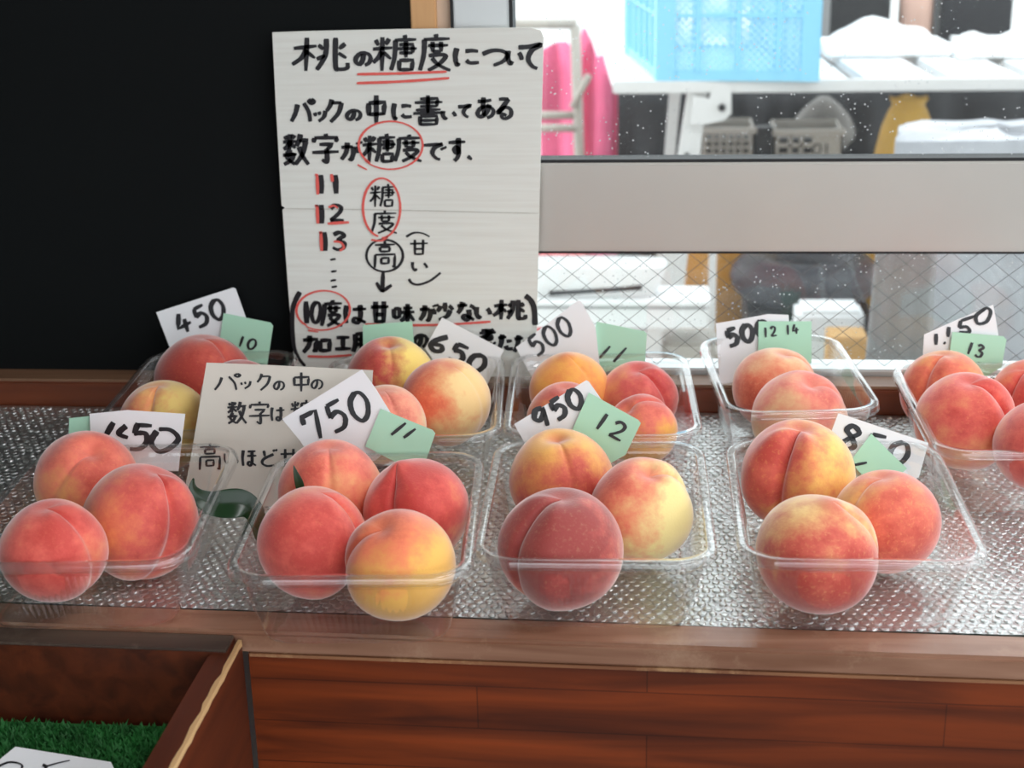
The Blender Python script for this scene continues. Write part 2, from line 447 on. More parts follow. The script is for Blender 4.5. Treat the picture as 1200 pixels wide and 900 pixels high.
# base film
rows = []
for j in range(ny+1):
    yy = .9335+(y1-.9335)*j/ny
    rows.append([(x0+(x1-x0)*i/nx, yy - (.0185*(x0+(x1-x0)*i/nx+.035) if j < 3 else 0)*(1-j/3) + (.0012*noise.noise((i*.7, 5, 1)) if j == 0 else 0), wz(x0+(x1-x0)*i/nx, yy)) for i in range(nx+1)])
b.grid(rows)
while y < y1-.004:
    x = x0+.006 + (pitch/2 if row % 2 else 0)
    while x < x1-.004:
        yy = y - (.0185*(x+.035))*max(0, 1-(y-.937)/.05)
        r_ = .0034*rb.uniform(.85, 1.1); h = .0013*rb.uniform(.35, 1.3)
        dz = wz(x, yy); i = len(b.v); n = 9
        ox, oy = rb.uniform(-.001, .001), rb.uniform(-.001, .001)
        for (q, s) in ((0, 1), (.62, .93), (.9, .66)):
            for k in range(n):
                a = 2*math.pi*k/n
                b.v.append(Vector((x+ox*q+r_*s*math.cos(a), yy+oy*q+r_*s*math.sin(a), dz+h*q+(0 if q == 0 else rb.uniform(-.0002, .0002)))))
        b.v.append(Vector((x+ox, yy+oy, dz+h*rb.uniform(.85, 1.02))))
        for ring in (0, 1):
            for k in range(n):
                c = (k+1) % n
                b.f.append((i+ring*n+k, i+ring*n+c, i+(ring+1)*n+c, i+(ring+1)*n+k))
        for k in range(n): b.f.append((i+2*n+k, i+2*n+(k+1) % n, i+3*n))
        x += pitch
    y += pitch*.866; row += 1
tag(b.build('bubble_wrap', M_wrap, loc=(0, 1.1, 0), smooth=True), 'clear bubble wrap sheet spread over the counter beneath the peach packs', 'bubble wrap')

# ------------------------------------------------------------------ clear trays
def rrect(W, L, r, z, ribs=0, n=10):
    pts = []
    per = []
    hw, hl = W/2-r, L/2-r
    for (cx, cy, a0) in ((hw, hl, 0), (-hw, hl, 90), (-hw, -hl, 180), (hw, -hl, 270)):
        for k in range(n+1):
            a = R(a0+90*k/n); pts.append((cx+r*math.cos(a), cy+r*math.sin(a), math.cos(a), math.sin(a), 0))
        nxt = {0: (-hw, hl), 90: (-hw, -hl), 180: (hw, -hl), 270: (hw, hl)}[a0]
        a = R(a0+90); sx, sy = cx+r*math.cos(a), cy+r*math.sin(a); ex, ey = nxt[0]+r*math.cos(a), nxt[1]+r*math.sin(a)
        ns = 84
        for k in range(1, ns):
            t = k/ns; pts.append((sx+(ex-sx)*t, sy+(ey-sy)*t, math.cos(a), math.sin(a), (.5-.5*math.cos(2*math.pi*t*21))*min(1, 6*min(t, 1-t))))
    return [Vector((p[0]-p[2]*ribs*p[4], p[1]-p[3]*ribs*p[4], z)) for p in pts]
def tray(x, y, rot, label, W=.163, L=.218, H=.055, z0=.0058):
    o = tag(empty('peach_tray', (x, y, z0)), label, 'tray', 'clear plastic peach packs')
    o.rotation_euler = (0, 0, rot)
    def put(mb, name, mt, par=o):
        me = bpy.data.meshes.new(name); me.from_pydata([tuple(v) for v in mb.v], [], mb.f)
        for p in me.polygons: p.use_smooth = True
        me.materials.append(mt); q = bpy.data.objects.new(name, me); COL.objects.link(q); q.parent = par; return q
    rc = .024
    wi, li = W-.012, L-.012      # inner opening at the rim
    b = MB()
    b.loops([rrect(wi-.036-.012, li-.036-.012, rc-.008, .0022), rrect(wi-.036, li-.036, rc-.004, .0005), rrect(wi-.028, li-.028, rc-.002, .0006), rrect(wi-.0235, li-.0235, rc-.001, .0022), rrect(wi-.021, li-.021, rc, .006, .0010),
             rrect(wi-.007, li-.007, rc, H*.62, .0016), rrect(wi-.005, li-.005, rc, H*.78, .0004), rrect(wi-.0045, li-.0045, rc, H*.80), rrect(wi-.001, li-.001, rc+.001, H*.81), rrect(wi, li, rc+.001, H-.0012)], cap0=True)
    put(b, 'body', M_tray)
    b = MB()
    b.loops([rrect(wi, li, rc+.001, H-.0012), rrect(wi+.0012, li+.0012, rc+.0016, H), rrect(W-.003, L-.003, rc+.004, H), rrect(W-.0008, L-.0008, rc+.005, H-.0008), rrect(W, L, rc+.005, H-.0022), rrect(W+.0006, L+.0006, rc+.005, H-.0062)])
    q = put(b, 'rim', M_rim)
    md = q.modifiers.new('thickness', 'SOLIDIFY'); md.thickness = .0007
    return o
TRAYS = {}
for key, args in {
    'T8': (.143, 1.013, .003, 'clear plastic pack of three peaches with the 850 price card'),
    'T6': (-.038, 1.005, .021, 'clear plastic pack of three peaches with the 950 and 12 cards'),
    'T3': (-.205, .974, .063, 'clear plastic pack of four peaches with the 750 card and a green leaf'),
    'T2': (-.402, .985, .078, 'clear plastic pack of three red peaches at the left front corner'),
    'T1': (-.405, 1.243, .05, 'clear plastic pack with the 450 card in front of the black board'),
    'T4': (-.212, 1.235, .08, 'clear plastic pack with the 650 card below the big handwritten sign'),
    'T5': (-.043, 1.244, .047, 'clear plastic pack of four orange peaches with the 500 and 11 cards'),
    'T9': (.302, 1.209, .02, 'clear plastic pack with the 1.150 and 13 cards at far right')}.items():
    TRAYS[key] = tray(*args, W=(.146 if key == 'T1' else .165), H=(.060 if key in ('T8', 'T6', 'T3', 'T2', 'T9') else .055))
TRAYS['T7'] = tray(.118, 1.256, .087, 'narrow deep plastic pack of two peaches with the 12 14 card', W=.130, L=.205, H=.071)

# ------------------------------------------------------------------ peaches
def peach_mat(name, base, red, bdir, amount, contrast, seed, speck, deep):
    mt, nt, b = nt_of(name)
    tc = N(nt, 'ShaderNodeTexCoord')
    nm = N(nt, 'ShaderNodeVectorMath', operation='NORMALIZE'); nt.links.new(tc.outputs['Object'], nm.inputs[0])
    off = N(nt, 'ShaderNodeVectorMath', operation='ADD'); off.inputs[1].default_value = (seed*3.1, seed*1.7, seed*2.3)
    nt.links.new(nm.outputs[0], off.inputs[0])
    dt = N(nt, 'ShaderNodeVectorMath', operation='DOT_PRODUCT'); dt.inputs[1].default_value = bdir
    nt.links.new(nm.outputs[0], dt.inputs[0])
    n1 = N(nt, 'ShaderNodeTexNoise'); n1.inputs['Scale'].default_value = 1.5; n1.inputs['Detail'].default_value = 6; n1.inputs['Roughness'].default_value = .62
    nt.links.new(off.outputs[0], n1.inputs['Vector'])
    a = N(nt, 'ShaderNodeMath', operation='MULTIPLY_ADD'); a.inputs[1].default_value = contrast; a.inputs[2].default_value = amount
    nt.links.new(dt.outputs['Value'], a.inputs[0])
    c = N(nt, 'ShaderNodeMath', operation='MULTIPLY_ADD'); c.inputs[1].default_value = 1.7; nt.links.new(n1.outputs['Fac'], c.inputs[0]); nt.links.new(a.outputs[0], c.inputs[2])
    sub = N(nt, 'ShaderNodeMath', operation='SUBTRACT', use_clamp=True); sub.inputs[1].default_value = .90; nt.links.new(c.outputs[0], sub.inputs[0])
    rp = N(nt, 'ShaderNodeValToRGB'); e = rp.color_ramp.elements
    lb, lr, ld = lin(base), lin(red), lin(deep)
    lb, lr, ld = [tuple(min(.95, v*g_) for v, g_ in zip(c_, (1.13, 1.32, 1.2))) for c_ in (lb, lr, ld)]
    bloom = lin((240, 176, 158)); lr = tuple(v*.86+q_*.14 for v, q_ in zip(lr, bloom)); ld = tuple(v*.93+q_*.07 for v, q_ in zip(ld, bloom)); lb = tuple(v*.92+q_*.08 for v, q_ in zip(lb, bloom))
    mid = tuple(lb[k]*.42+lr[k]*.58 for k in range(3))
    e[0].position = .12; e[0].color = (*lb, 1); e[1].position = .95; e[1].color = (*ld, 1)
    q = e.new(.42); q.color = (*mid, 1); q = e.new(.68); q.color = (*lr, 1)
    nt.links.new(sub.outputs[0], rp.inputs['Fac'])
    # fine pale freckles
    n2 = N(nt, 'ShaderNodeTexNoise'); n2.inputs['Scale'].default_value = 15; n2.inputs['Detail'].default_value = 5; n2.inputs['Roughness'].default_value = .7
    nt.links.new(off.outputs[0], n2.inputs['Vector'])
    r2 = N(nt, 'ShaderNodeValToRGB'); r2.color_ramp.elements[0].position = .54; r2.color_ramp.elements[1].position = .9
    r2.color_ramp.elements[1].color = (speck, speck, speck, 1)
    nt.links.new(n2.outputs['Fac'], r2.inputs['Fac'])
    mx = N(nt, 'ShaderNodeMix', data_type='RGBA'); nt.links.new(r2.outputs['Color'], mx.inputs[0]); nt.links.new(rp.outputs['Color'], mx.inputs[6])
    mx.inputs[7].default_value = (*[min(1, lb[k]*1.05) for k in range(3)], 1)
    sz = N(nt, 'ShaderNodeSeparateXYZ'); nt.links.new(nm.outputs[0], sz.inputs[0])
    mr = N(nt, 'ShaderNodeMapRange'); mr.inputs['From Min'].default_value = .955; mr.inputs['From Max'].default_value = 1.0; mr.inputs['To Max'].default_value = .7
    nt.links.new(sz.outputs['Z'], mr.inputs['Value'])
    mp_ = N(nt, 'ShaderNodeMix', data_type='RGBA'); nt.links.new(mr.outputs[0], mp_.inputs[0]); nt.links.new(mx.outputs[2], mp_.inputs[6])
    mp_.inputs[7].default_value = (*[v*.9 for v in lr], 1)
    nt.links.new(mp_.outputs[2], b.inputs['Base Color'])
    n3 = N(nt, 'ShaderNodeTexNoise'); n3.inputs['Scale'].default_value = 26; n3.inputs['Detail'].default_value = 4
    nt.links.new(off.outputs[0], n3.inputs['Vector'])
    bp = N(nt, 'ShaderNodeBump'); bp.inputs['Strength'].default_value = .12; bp.inputs['Distance'].default_value = .002
    nt.links.new(n3.outputs['Fac'], bp.inputs['Height']); nt.links.new(bp.outputs['Normal'], b.inputs['Normal'])
    b.inputs['Roughness'].default_value = .62
    b.inputs['Specular IOR Level'].default_value = .3
    b.inputs['Sheen Weight'].default_value = .95
    b.inputs['Sheen Roughness'].default_value = .45
    b.inputs['Sheen Tint'].default_value = (1, .86, .84, 1)
    b.inputs['Subsurface Weight'].default_value = 0.0
    return mt
def screen_dir(dx, dy, dz=None):
    if dz is None: dz = math.sqrt(max(.0, 1-dx*dx-dy*dy))
    return (rt*dx - up*dy - fw*dz).normalized()
NP = 0
def peach(cx, cy, rp, s, pole, groove, gs, dim, base, red, bd, amount, label, group, contrast=.5, speck=.5, deep=None, tall=1.0, zadd=0.0):
    global NP; NP += 1
    rad = .044
    for _ in range(30):
        P = atz(cx, cy, rad*.96+.0078); rad = rp*((P-EYE).dot(fw))/FPX
    P = EYE+(P-EYE)*s; rad *= s
    zx = screen_dir(*pole)
    gx = screen_dir(*groove); gx = (gx-zx*gx.dot(zx)).normalized(); gy = zx.cross(gx)
    rot = Matrix((gx, gy, zx)).transposed()
    b = MB(); rows = []
    nt_, nph = 56, 96
    sd = NP*7.13
    for i in range(nt_+1):
        th = math.pi*(i/nt_)
        th = th if 0 < i < nt_ else (.0005 if i == 0 else math.pi-.0005)
        r_ = []
        for k in range(nph):
            # finer near the groove
            u = (k/nph)*2-1
            ph = math.pi*(u*.55+.45*u**3)
            st, ct = math.sin(th), math.cos(th)
            q = 1.0
            fade = min(1, max(0, (2.9-th)/1.1))*min(1, st*2.2)
            q -= gs*1.25*fade*math.exp(-(ph/(.105))**2)
            q -= gs*.65*fade*math.exp(-(ph/(.40))**2)
            q += gs*.45*fade*math.exp(-((abs(ph)-.62)/.34)**2)
            q -= dim*1.5*math.exp(-(th/.22)**2)
            q += dim*.28*math.exp(-((th-.5)/.26)**2)
            q -= .07*math.exp(-((math.pi-th)/.3)**2)
            d = Vector((st*math.cos(ph), st*math.sin(ph), ct))
            q += .030*noise.noise(d*1.1+Vector((sd, 0, 0)))
            d = d*q
            d.z *= .965*tall
            r_.append(d*rad)
        rows.append(r_)
    b.loops(rows, True, True)
    me = bpy.data.meshes.new('peach'); me.from_pydata([tuple(v) for v in b.v], [], b.f)
    for p in me.polygons: p.use_smooth = True
    bl = rot.transposed() @ screen_dir(*bd)
    if deep is None: deep = tuple(int(v*k) for v, k in zip(red, (.90, .74, .78)))
    me.materials.append(peach_mat('peach_skin', base, red, bl, amount, contrast, NP*1.37, speck, deep))
    o = bpy.data.objects.new('peach', me); COL.objects.link(o)
    o.matrix_world = Matrix.Translation(P) @ rot.to_4x4()
    tag(o, label, 'peach', group)
    return o
CRM = (238, 200, 142); YEL = (236, 178, 92); GLD = (238, 172, 72); ORG = (236, 148, 74); PNK = (240, 180, 150)

g8, g6, g3, g2, g1, g4, g5, g7, g9 = ['peaches in the %s pack' % n for n in ('850', '950', '750', 'left front', '450', '650', '500 and 11', '12 14', '1.150')]
# 850 pack
peach(935, 556, 66, .985, (-.02, -.90), (-.50, -.05), .15, .07, YEL, (206, 66, 52), (-.85, -.2, .3), .42, 'yellow peach with a deep groove down its front in the 850 pack', g8, .5)
peach(1039, 611, 62, 1.0, (-.16, -.93), (-.8, -.3), .03, .05, (240, 166, 104), (214, 80, 60), (.5, .2, .6), .58, 'freckled orange red peach under the 850 price card', g8, .35, .75)
peach(958, 648, 72, 1.0, (.12, -.88), (.9, -.26), .04, -.04, (238, 182, 120), (200, 66, 50), (.1, .75, .6), .52, 'red peach at the front of the 850 pack', g8, .55, .6)
# 950 pack
peach(658, 563, 62, .995, (-.1, -.9), (.1, -.3), .03, .09, (234, 160, 78), (196, 62, 46), (.1, .8, .4), .45, 'orange peach with a red lower band behind the other two in the 950 pack', g6, .5)
peach(752, 598, 61, .99, (.12, -.8), (.75, -.6), .06, .09, (240, 202, 140), (226, 104, 80), (-.85, -.3, .1), .40, 'cream and pink peach at the right of the 950 pack', g6, .62, .35, tall=1.04)
peach(658, 643, 73, 1.0, (0, -.92), (-.70, -.30), .08, .05, (232, 196, 150), (176, 50, 46), (-.35, -.35, .8), .78, 'dark crimson peach at the front of the 950 pack', g6, .5, .25, deep=(138, 34, 36))
# 750 pack
peach(388, 576, 62, .985, (0, -.92), (.1, -.2), .03, .05, (240, 170, 116), (226, 96, 78), (-.3, -.6, .5), .52, 'pale pink peach behind the others in the 750 pack', g3, .3, .5)
peach(488, 598, 63, .99, (-.3, -.86), (-.42, -.5), .07, -.07, (240, 160, 96), (208, 52, 48), (-.1, -.5, .7), .60, 'pointed red peach under the green 11 card of the 750 pack', g3, .45, .2)
peach(366, 636, 64, .99, (.18, -.95), (.8, -.5), .05, .02, (238, 150, 104), (214, 66, 58), (-.1, .1, .9), .62, 'rosy red peach beside the green leaf in the 750 pack', g3, .3, .3, tall=1.06)
peach(468, 662, 66, .985, (-.29, -.76), (-.72, -.5), .06, .06, (228, 160, 72), (226, 100, 62), (-.5, -.65, .1), .32, 'golden yellow peach at the front of the 750 pack', g3, .6, .2)
# left front pack
peach(102, 565, 60, .995, (.28, -.68), (.1, -.5), .03, .10, (238, 158, 90), (222, 92, 74), (.2, -.7, .4), .48, 'orange pink peach in front of the price card ending in 50', g2, .4, .5)
peach(164, 612, 67, 1.005, (.36, -.90), (.72, -.35), .07, .04, (234, 140, 82), (204, 60, 54), (.6, -.2, .4), .52, 'red peach nearest the leaf tip in the left front pack', g2, .4, .45, tall=1.06)
peach(62, 646, 61.5, .975, (-.03, -.92), (.75, -.4), .05, .04, (234, 140, 100), (208, 60, 52), (.1, -.1, .8), .62, 'rosy red peach at the front of the left front pack', g2, .3, .3)
# 450 pack
peach(239, 447, 57, 1.0, (.05, -.95), (.6, -.5), .03, .03, (222, 120, 60), (184, 46, 34), (.1, .1, .9), .80, 'deep red peach topped by the 450 card', g1, .3, .45)
peach(193, 498, 54, 1.0, (-.06, -.93), (-.12, .1), .07, .04, (242, 190, 112), (226, 108, 72), (-.8, .2, .2), .36, 'pale yellow peach with a straight groove left of the small paper sign', g1, .55, .3)
peach(283, 468, 48, .93, (.3, -.9), (.6, -.5), .03, .03, (200, 80, 50), (150, 30, 32), (.1, .1, .9), .85, 'dark red peach mostly hidden behind the small paper sign', g1, .3, .2)
# 650 pack
peach(458, 447, 53, .985, (0, -.89), (.1, -.4), .02, .09, (238, 194, 104), (190, 46, 38), (-.92, .1, .2), .44, 'half red half yellow peach at the back of the 650 pack', g4, .85, .3)
peach(522, 471, 53, .98, (.17, -.83), (.5, -.6), .02, .02, (240, 186, 132), (224, 96, 56), (-.9, 0, .2), .40, 'orange and cream peach at the right of the 650 pack', g4, .6, .3)
peach(452, 498, 48, .97, (0, -.9), (.3, -.4), .02, .03, (242, 190, 150), (230, 124, 104), (0, -.3, .7), .40, 'pale pink peach partly behind the 750 card in the 650 pack', g4, .3, .5)
# 500 / 11 pack
peach(667, 458, 47, .995, (-.1, -.87), (.5, -.3), .015, -.03, (238, 152, 62), (226, 108, 50), (-.3, .7, .3), .40, 'plain orange peach with a red dot on top under the 500 card', g5, .35, .3)
peach(662, 492, 45, .965, (0, -.9), (.3, -.4), .03, .04, (236, 146, 84), (216, 88, 70), (.3, -.6, .4), .50, 'orange peach behind the 950 card in the 500 and 11 pack', g5, .4, .4)
peach(747.5, 469, 46.5, 1.012, (-.05, -.82), (.64, -.15), .09, .06, (236, 152, 90), (216, 74, 74), (.7, -.3, .4), .58, 'pinkish red peach with a curved groove in the 500 and 11 pack', g5, .4, .4)
peach(752, 504, 42, .975, (-.48, -.66), (-.1, -.85), .05, .10, (238, 158, 68), (222, 92, 76), (0, -.9, .1), .36, 'orange peach with a pink top right of the green 12 card', g5, .6, .3)
# 12 14 pack
peach(908, 456, 50, 1.0, (.16, -.88), (.8, -.5), .02, .05, (242, 180, 140), (224, 100, 70), (-.3, .5, .6), .46, 'pinkish peach directly below the 12 14 card', g7, .4, .6)
peach(937, 490, 56, 1.0, (.16, -.8), (.75, -.55), .03, .10, (242, 186, 140), (228, 112, 98), (.1, -.8, .1), .44, 'pale pink peach with a small red dimple in the 12 14 pack', g7, .4, .5)
# 1.150 pack
peach(1106, 459, 50, 1.0, (-.08, -.94), (-.66, -.25), .07, .04, (238, 166, 92), (218, 88, 62), (-.6, .3, .4), .50, 'orange peach just below the 1.150 card', g9, .4, .4)
peach(1130, 494, 58, .985, (-.02, -.86), (.62, -.40), .13, .06, (240, 154, 104), (216, 70, 62), (.2, -.5, .6), .50, 'pink red peach with a deep cleft in the 1.150 pack', g9, .35, .5)
peach(1211, 469, 50, 1.0, (-.34, -.78), (-.68, -.40), .08, .04, (238, 150, 100), (212, 62, 54), (-.2, .1, .8), .58, 'red peach at the right edge under the green 13 card', g9, .3, .3)
peach(1222, 523, 56, .97, (-.2, -.9), (.4, -.4), .03, .04, (236, 140, 96), (206, 64, 58), (-.2, .1, .8), .60, 'rose red peach cut by the right edge of the photo in the 1.150 pack', g9, .3, .3)

# leaves
def leaf(name, cl, ws, nrm, label):
    b = MB(); rows = []
    n = len(cl)
    for i, p in enumerate(cl):
        t = (cl[min(n-1, i+1)]-cl[max(0, i-1)]).normalized()
        s = nrm[i].cross(t).normalized(); nn = t.cross(s)
        rows.append([p+s*(ws[i]*q)+nn*(.18*ws[i]*abs(q)) for q in (-1, -.6, -.2, 0, .2, .6, 1)])
    b.grid(rows)
    o = b.build(name, M_leaf, loc=cl[n//2], smooth=True, solid=.0005)
    md = o.modifiers.new('smooth', 'SUBSURF'); md.levels = 2; md.render_levels = 2
    return tag(o, label, 'leaf')
P = [(304, 634, .990), (304, 616, 1.002), (299, 598, 1.008), (286, 589, 1.006), (266, 591, 1.003), (246, 591, 1.001), (230, 581, 1.0), (224, 570, 1.0), (227, 560, 1.003)]
cl = [at(*p) for p in P]
vw = (-fw+Vector((0, 0, .35))).normalized()
leaf('peach_leaf', cl, [.003, .0060, .0085, .0115, .0120, .0095, .006, .003, .0006],
     [vw]*9,
     'long dark green peach leaf curling over the left rim of the 750 pack')
P = [(353, 578, .995), (351, 566, .996), (347, 556, .997), (344, 545, .998)]
leaf('peach_leaf', [at(*p) for p in P], [.003, .0036, .0022, .0003], [vw]*4, 'tiny dark green leaf tip between two peaches of the 750 pack')

# ------------------------------------------------------------------ handwriting
GL = {
'桃': "5,35 45,28;28,5 26,98;~27,38 18,62 2,80;28,45 42,62;~62,8 60,55 45,95;~78,5 78,85 84,93 98,90 99,75;48,25 57,38;45,65 60,55;95,22 84,36;83,48 97,62",
'の': "~52,22 48,60 30,85 12,75 10,50 28,25 55,15 82,25 92,50 82,78 60,92",
'糖': "8,15 14,30;38,12 30,28;2,40 45,36;23,8 22,98;~22,45 14,62 2,76;25,48 42,66;72,2 74,12;50,16 98,14;~52,16 50,60 42,96;60,28 90,27 90,50;56,39 99,38;60,50 90,50;75,18 75,62;60,70 60,97;60,70 90,69 88,97;60,95 89,94",
'度': "52,2 54,12;15,16 95,14;~17,16 15,55 3,97;28,32 90,31;42,22 42,48;68,22 68,48;42,48 68,47;~30,58 82,57 62,80 28,97;~40,64 60,82 97,97",
'に': "~14,10 8,50 14,92 20,80;~45,25 70,22 92,26;~48,68 62,82 95,80",
'つ': "~4,35 40,18 78,20 95,42 80,70 45,90",
'い': "~12,15 12,55 24,85 36,70;~75,25 88,45 92,65",
'て': "~5,20 50,17 95,10 60,30 45,60 60,85 82,95",
'パ': "~30,25 22,60 5,95;~55,20 75,55 82,95;~85,5 95,12 86,22 76,14 85,5",
'ッ': "10,35 20,60;42,28 50,52;~90,22 78,65 40,95",
'ク': "~38,5 28,30 8,52;34,20 92,18;~92,18 75,60 30,97",
'中': "12,28 14,70;12,28 90,25 86,68;14,66 88,64;50,2 50,99",
'書': "25,14 80,12 78,38;8,26 96,24;25,38 80,37;12,50 90,48;3,61 99,58;50,2 50,60;25,70 25,99;25,70 78,69 77,98;25,84 77,83;25,97 77,96",
'あ': "~12,22 45,22 82,16;~42,4 40,50 48,90;~72,36 55,75 25,92 12,75 30,52 65,45 92,62 85,85 60,97",
'る': "18,12 75,10;~75,10 45,42 12,72 50,48 85,55 88,82 55,97 35,88 45,76 62,84",
'数': "10,8 17,20;44,5 36,18;2,28 54,25;28,3 27,50;~26,30 18,42 4,50;30,32 50,46;~30,50 18,75 48,97;~42,60 34,82 6,97;2,68 54,65;~68,3 62,25 52,40;62,24 98,20;~88,24 76,65 48,97;~62,42 76,70 99,97",
'字': "50,2 52,12;10,16 8,32;10,16 92,15 86,30;28,38 76,37 54,55;~54,52 56,90 50,97 38,88;3,65 97,62",
'が': "8,32 60,28;~60,28 62,60 52,92 42,84;~35,8 30,55 8,92;~72,30 82,45 84,60;80,6 85,18;92,3 97,15",
'で': "4,20 85,12;~85,12 52,32 42,62 58,88 75,95;80,32 86,45;92,26 98,38",
'す': "3,22 97,18;~58,2 58,55 45,65 36,50 50,40 62,55 55,82 35,99",
'高': "50,2 50,13;8,16 92,14;30,24 30,40;30,24 70,23 69,40;30,40 70,39;10,52 8,99;10,52 92,50 90,97 80,92;35,64 35,86;35,64 66,63 65,85;35,84 66,83",
'甘': "3,30 97,27;28,5 29,97;72,4 71,97;28,62 72,61;29,94 72,93",
'は': "~12,8 7,50 12,95;38,28 97,25;~70,5 72,60 60,92 42,86 52,70 95,92",
'ほ': "~12,8 7,50 12,95;40,15 92,13;36,40 97,38;~68,15 69,70 58,93 42,86 52,72 95,93",
'味': "6,28 7,72;6,28 32,27 31,70;7,68 32,67;48,25 90,23;38,45 99,42;68,4 68,98;~67,46 54,70 36,86;69,46 98,84",
'少': "50,3 50,55;~25,20 18,38 5,52;~72,20 84,30 94,45;~80,45 60,80 15,98",
'な': "4,24 55,20;~32,4 24,35 6,62;~68,22 82,28 92,40;~62,42 64,80 50,95 34,86 44,72 90,95",
'加': "3,30 50,26 46,90 36,82;~26,5 24,55 4,96;62,32 63,92;62,32 95,30 94,90;63,86 94,85",
'工': "12,15 88,13;50,14 50,86;3,88 97,86",
'用': "~16,10 16,60 4,97;16,10 88,8 87,92 78,97;17,36 87,35;17,62 87,61;52,10 52,95",
'ど': "28,10 34,42;~80,30 30,55 20,80 45,95 85,92;78,4 84,16;92,2 97,13",
'煮': "15,12 75,9;45,2 44,28;4,28 96,24;~85,6 50,38 4,58;34,46 34,72;34,46 74,45 73,72;34,59 74,58;34,71 74,70;10,85 6,97;34,86 36,97;60,86 63,97;84,84 92,97",
'た': "4,25 55,20;~30,4 22,60 4,97;55,45 90,42;~52,70 60,88 96,88",
'0': "~52,3 18,25 10,65 35,96 70,85 90,45 75,10 45,4",
'1': "55,2 45,98",
'2': "~12,22 40,3 75,12 68,45 12,92;12,92 95,90",
'3': "~15,15 50,2 80,18 45,45 82,60 75,88 40,98 10,85",
'4': "40,3 5,68 95,60;62,35 55,98",
'5': "26,8 20,50;~20,48 60,38 85,62 65,92 15,97;24,9 88,4",
'6': "~75,2 28,45 15,80 45,97 78,80 65,58 20,72",
'7': "12,38 16,12 85,8 60,98",
'8': "~75,12 40,2 20,25 55,50 75,80 45,98 20,80 45,52 78,25 70,10",
'9': "~80,12 40,8 12,38 35,58 75,35 82,10 75,50 60,98",
'.': "45,90 55,98",
}
def smooth_pts(p):
    if len(p) < 3: return p
    q = [p[0]]+p+[p[-1]]; out = []
    for i in range(1, len(q)-2):
        a, b_, c, d = q[i-1], q[i], q[i+1], q[i+2]
        for k in range(7):
            t = k/7
            out.append(tuple(.5*((2*b_[j])+(-a[j]+c[j])*t+(2*a[j]-5*b_[j]+4*c[j]-d[j])*t*t+(-a[j]+3*b_[j]-3*c[j]+d[j])*t**3) for j in (0, 1)))
    out.append(p[-1]); return out
class Pen:
    """collects marker strokes given in picture coordinates of one flat sheet and lays them on that sheet"""
    def __init__(self, p0, n, k=1.0): self.k = k; self.p0 = p0+n*.0006; self.n = n; self.mb = MB(); self.rnd = random.Random(5)
    def stroke(self, pts, w, taper=.75, curve=False):
        w *= self.k
        if curve: pts = smooth_pts(pts)
        # resample corners lightly
        L = []
        for i in range(len(pts)-1):
            (xa, ya), (xb, yb) = pts[i], pts[i+1]
            m_ = 1 if curve else 3
            for k in range(m_): L.append((xa+(xb-xa)*k/m_, ya+(yb-ya)*k/m_))
        L.append(pts[-1])
        n = len(L); A = []; B = []
        for i, (x, y) in enumerate(L):
            xa, ya = L[max(0, i-1)]; xb, yb = L[min(n-1, i+1)]
            dx, dy = xb-xa, yb-ya; l = math.hypot(dx, dy) or 1
            nx_, ny_ = -dy/l, dx/l
            ang = math.atan2(dy, dx)
            t = i/(n-1)
            ww = w*(.5*(1-.18*math.cos(2*ang-.6)))*(1-(1-taper)*t)*(1+.06*self.rnd.uniform(-1, 1))
            if i == 0 or i == n-1: ww *= .75
            A.append((x+nx_*ww, y+ny_*ww)); B.append((x-nx_*ww, y-ny_*ww))
        self.mb.grid([[on_plane(*a, self.p0, self.n), on_plane(*b_, self.p0, self.n)] for a, b_ in zip(A, B)])
    def glyph(self, ch, f, w):
        for s in GL[ch].split(';'):
            cv = s[0] == '~'
            pts = [f(*[float(t)/100 for t in q.split(',')]) for q in s.lstrip('~').split()]
            self.stroke(pts, w, curve=cv)
    def box(self, ch, x0, x1, y0, y1, w):
        self.glyph(ch, lambda u, v: (x0+(x1-x0)*u, y0+(y1-y0)*v), w)
    def line(self, txt, A, B, h, w, gap=.16):
        n = len(txt); dx, dy = B[0]-A[0], B[1]-A[1]; l = math.hypot(dx, dy); ux, uy = dx/l, dy/l
        vx, vy = -uy, ux        # downwards
        wd = l/(n+(n-1)*gap)
        for i, ch in enumerate(txt):
            o = i*wd*(1+gap)
            self.glyph(ch, lambda u, v: (A[0]+ux*(o+u*wd)-vx*h*(1-v), A[1]+uy*(o+u*wd)-vy*h*(1-v)), w)
    def ring(self, cx, cy, rx, ry, w, a0=-100, a1=275, tilt=0):
        pts = []
        for k in range(33):
            a = R(a0+(a1-a0)*k/32); f_ = 1+.04*k/32
            x, y = rx*f_*math.cos(a), ry*f_*math.sin(a)
            pts.append((cx+x*math.cos(tilt)-y*math.sin(tilt), cy+x*math.sin(tilt)+y*math.cos(tilt)))
        self.stroke(pts, w, .8)
    def build(self, name, mt, parent): return self.mb.build(name, mt, parent)

def sheet(name, pts, p0, n, mt, thick, label, cat, group=None, bend=None):
    """a flat card cut to an outline, with thickness"""
    f = [on_plane(*p, p0, n) for p in pts]
    bk = [p-n*thick for p in f]
    b = MB(); i = len(f)
    b.v = f+bk; b.f = [tuple(range(i)), tuple(reversed(range(i, 2*i)))]+[(k, i+k, i+(k+1) % i, (k+1) % i) for k in range(i)]
    c = sum(f, Vector())/i
    low = min(p.z for p in f)
    o = b.build(name, mt, loc=(c.x, c.y, low))
    return tag(o, label, cat, group)
def fix_normals(o):
    bm = bmesh.new(); bm.from_mesh(o.data); bmesh.ops.recalc_face_normals(bm, faces=bm.faces); bm.to_mesh(o.data); bm.free()

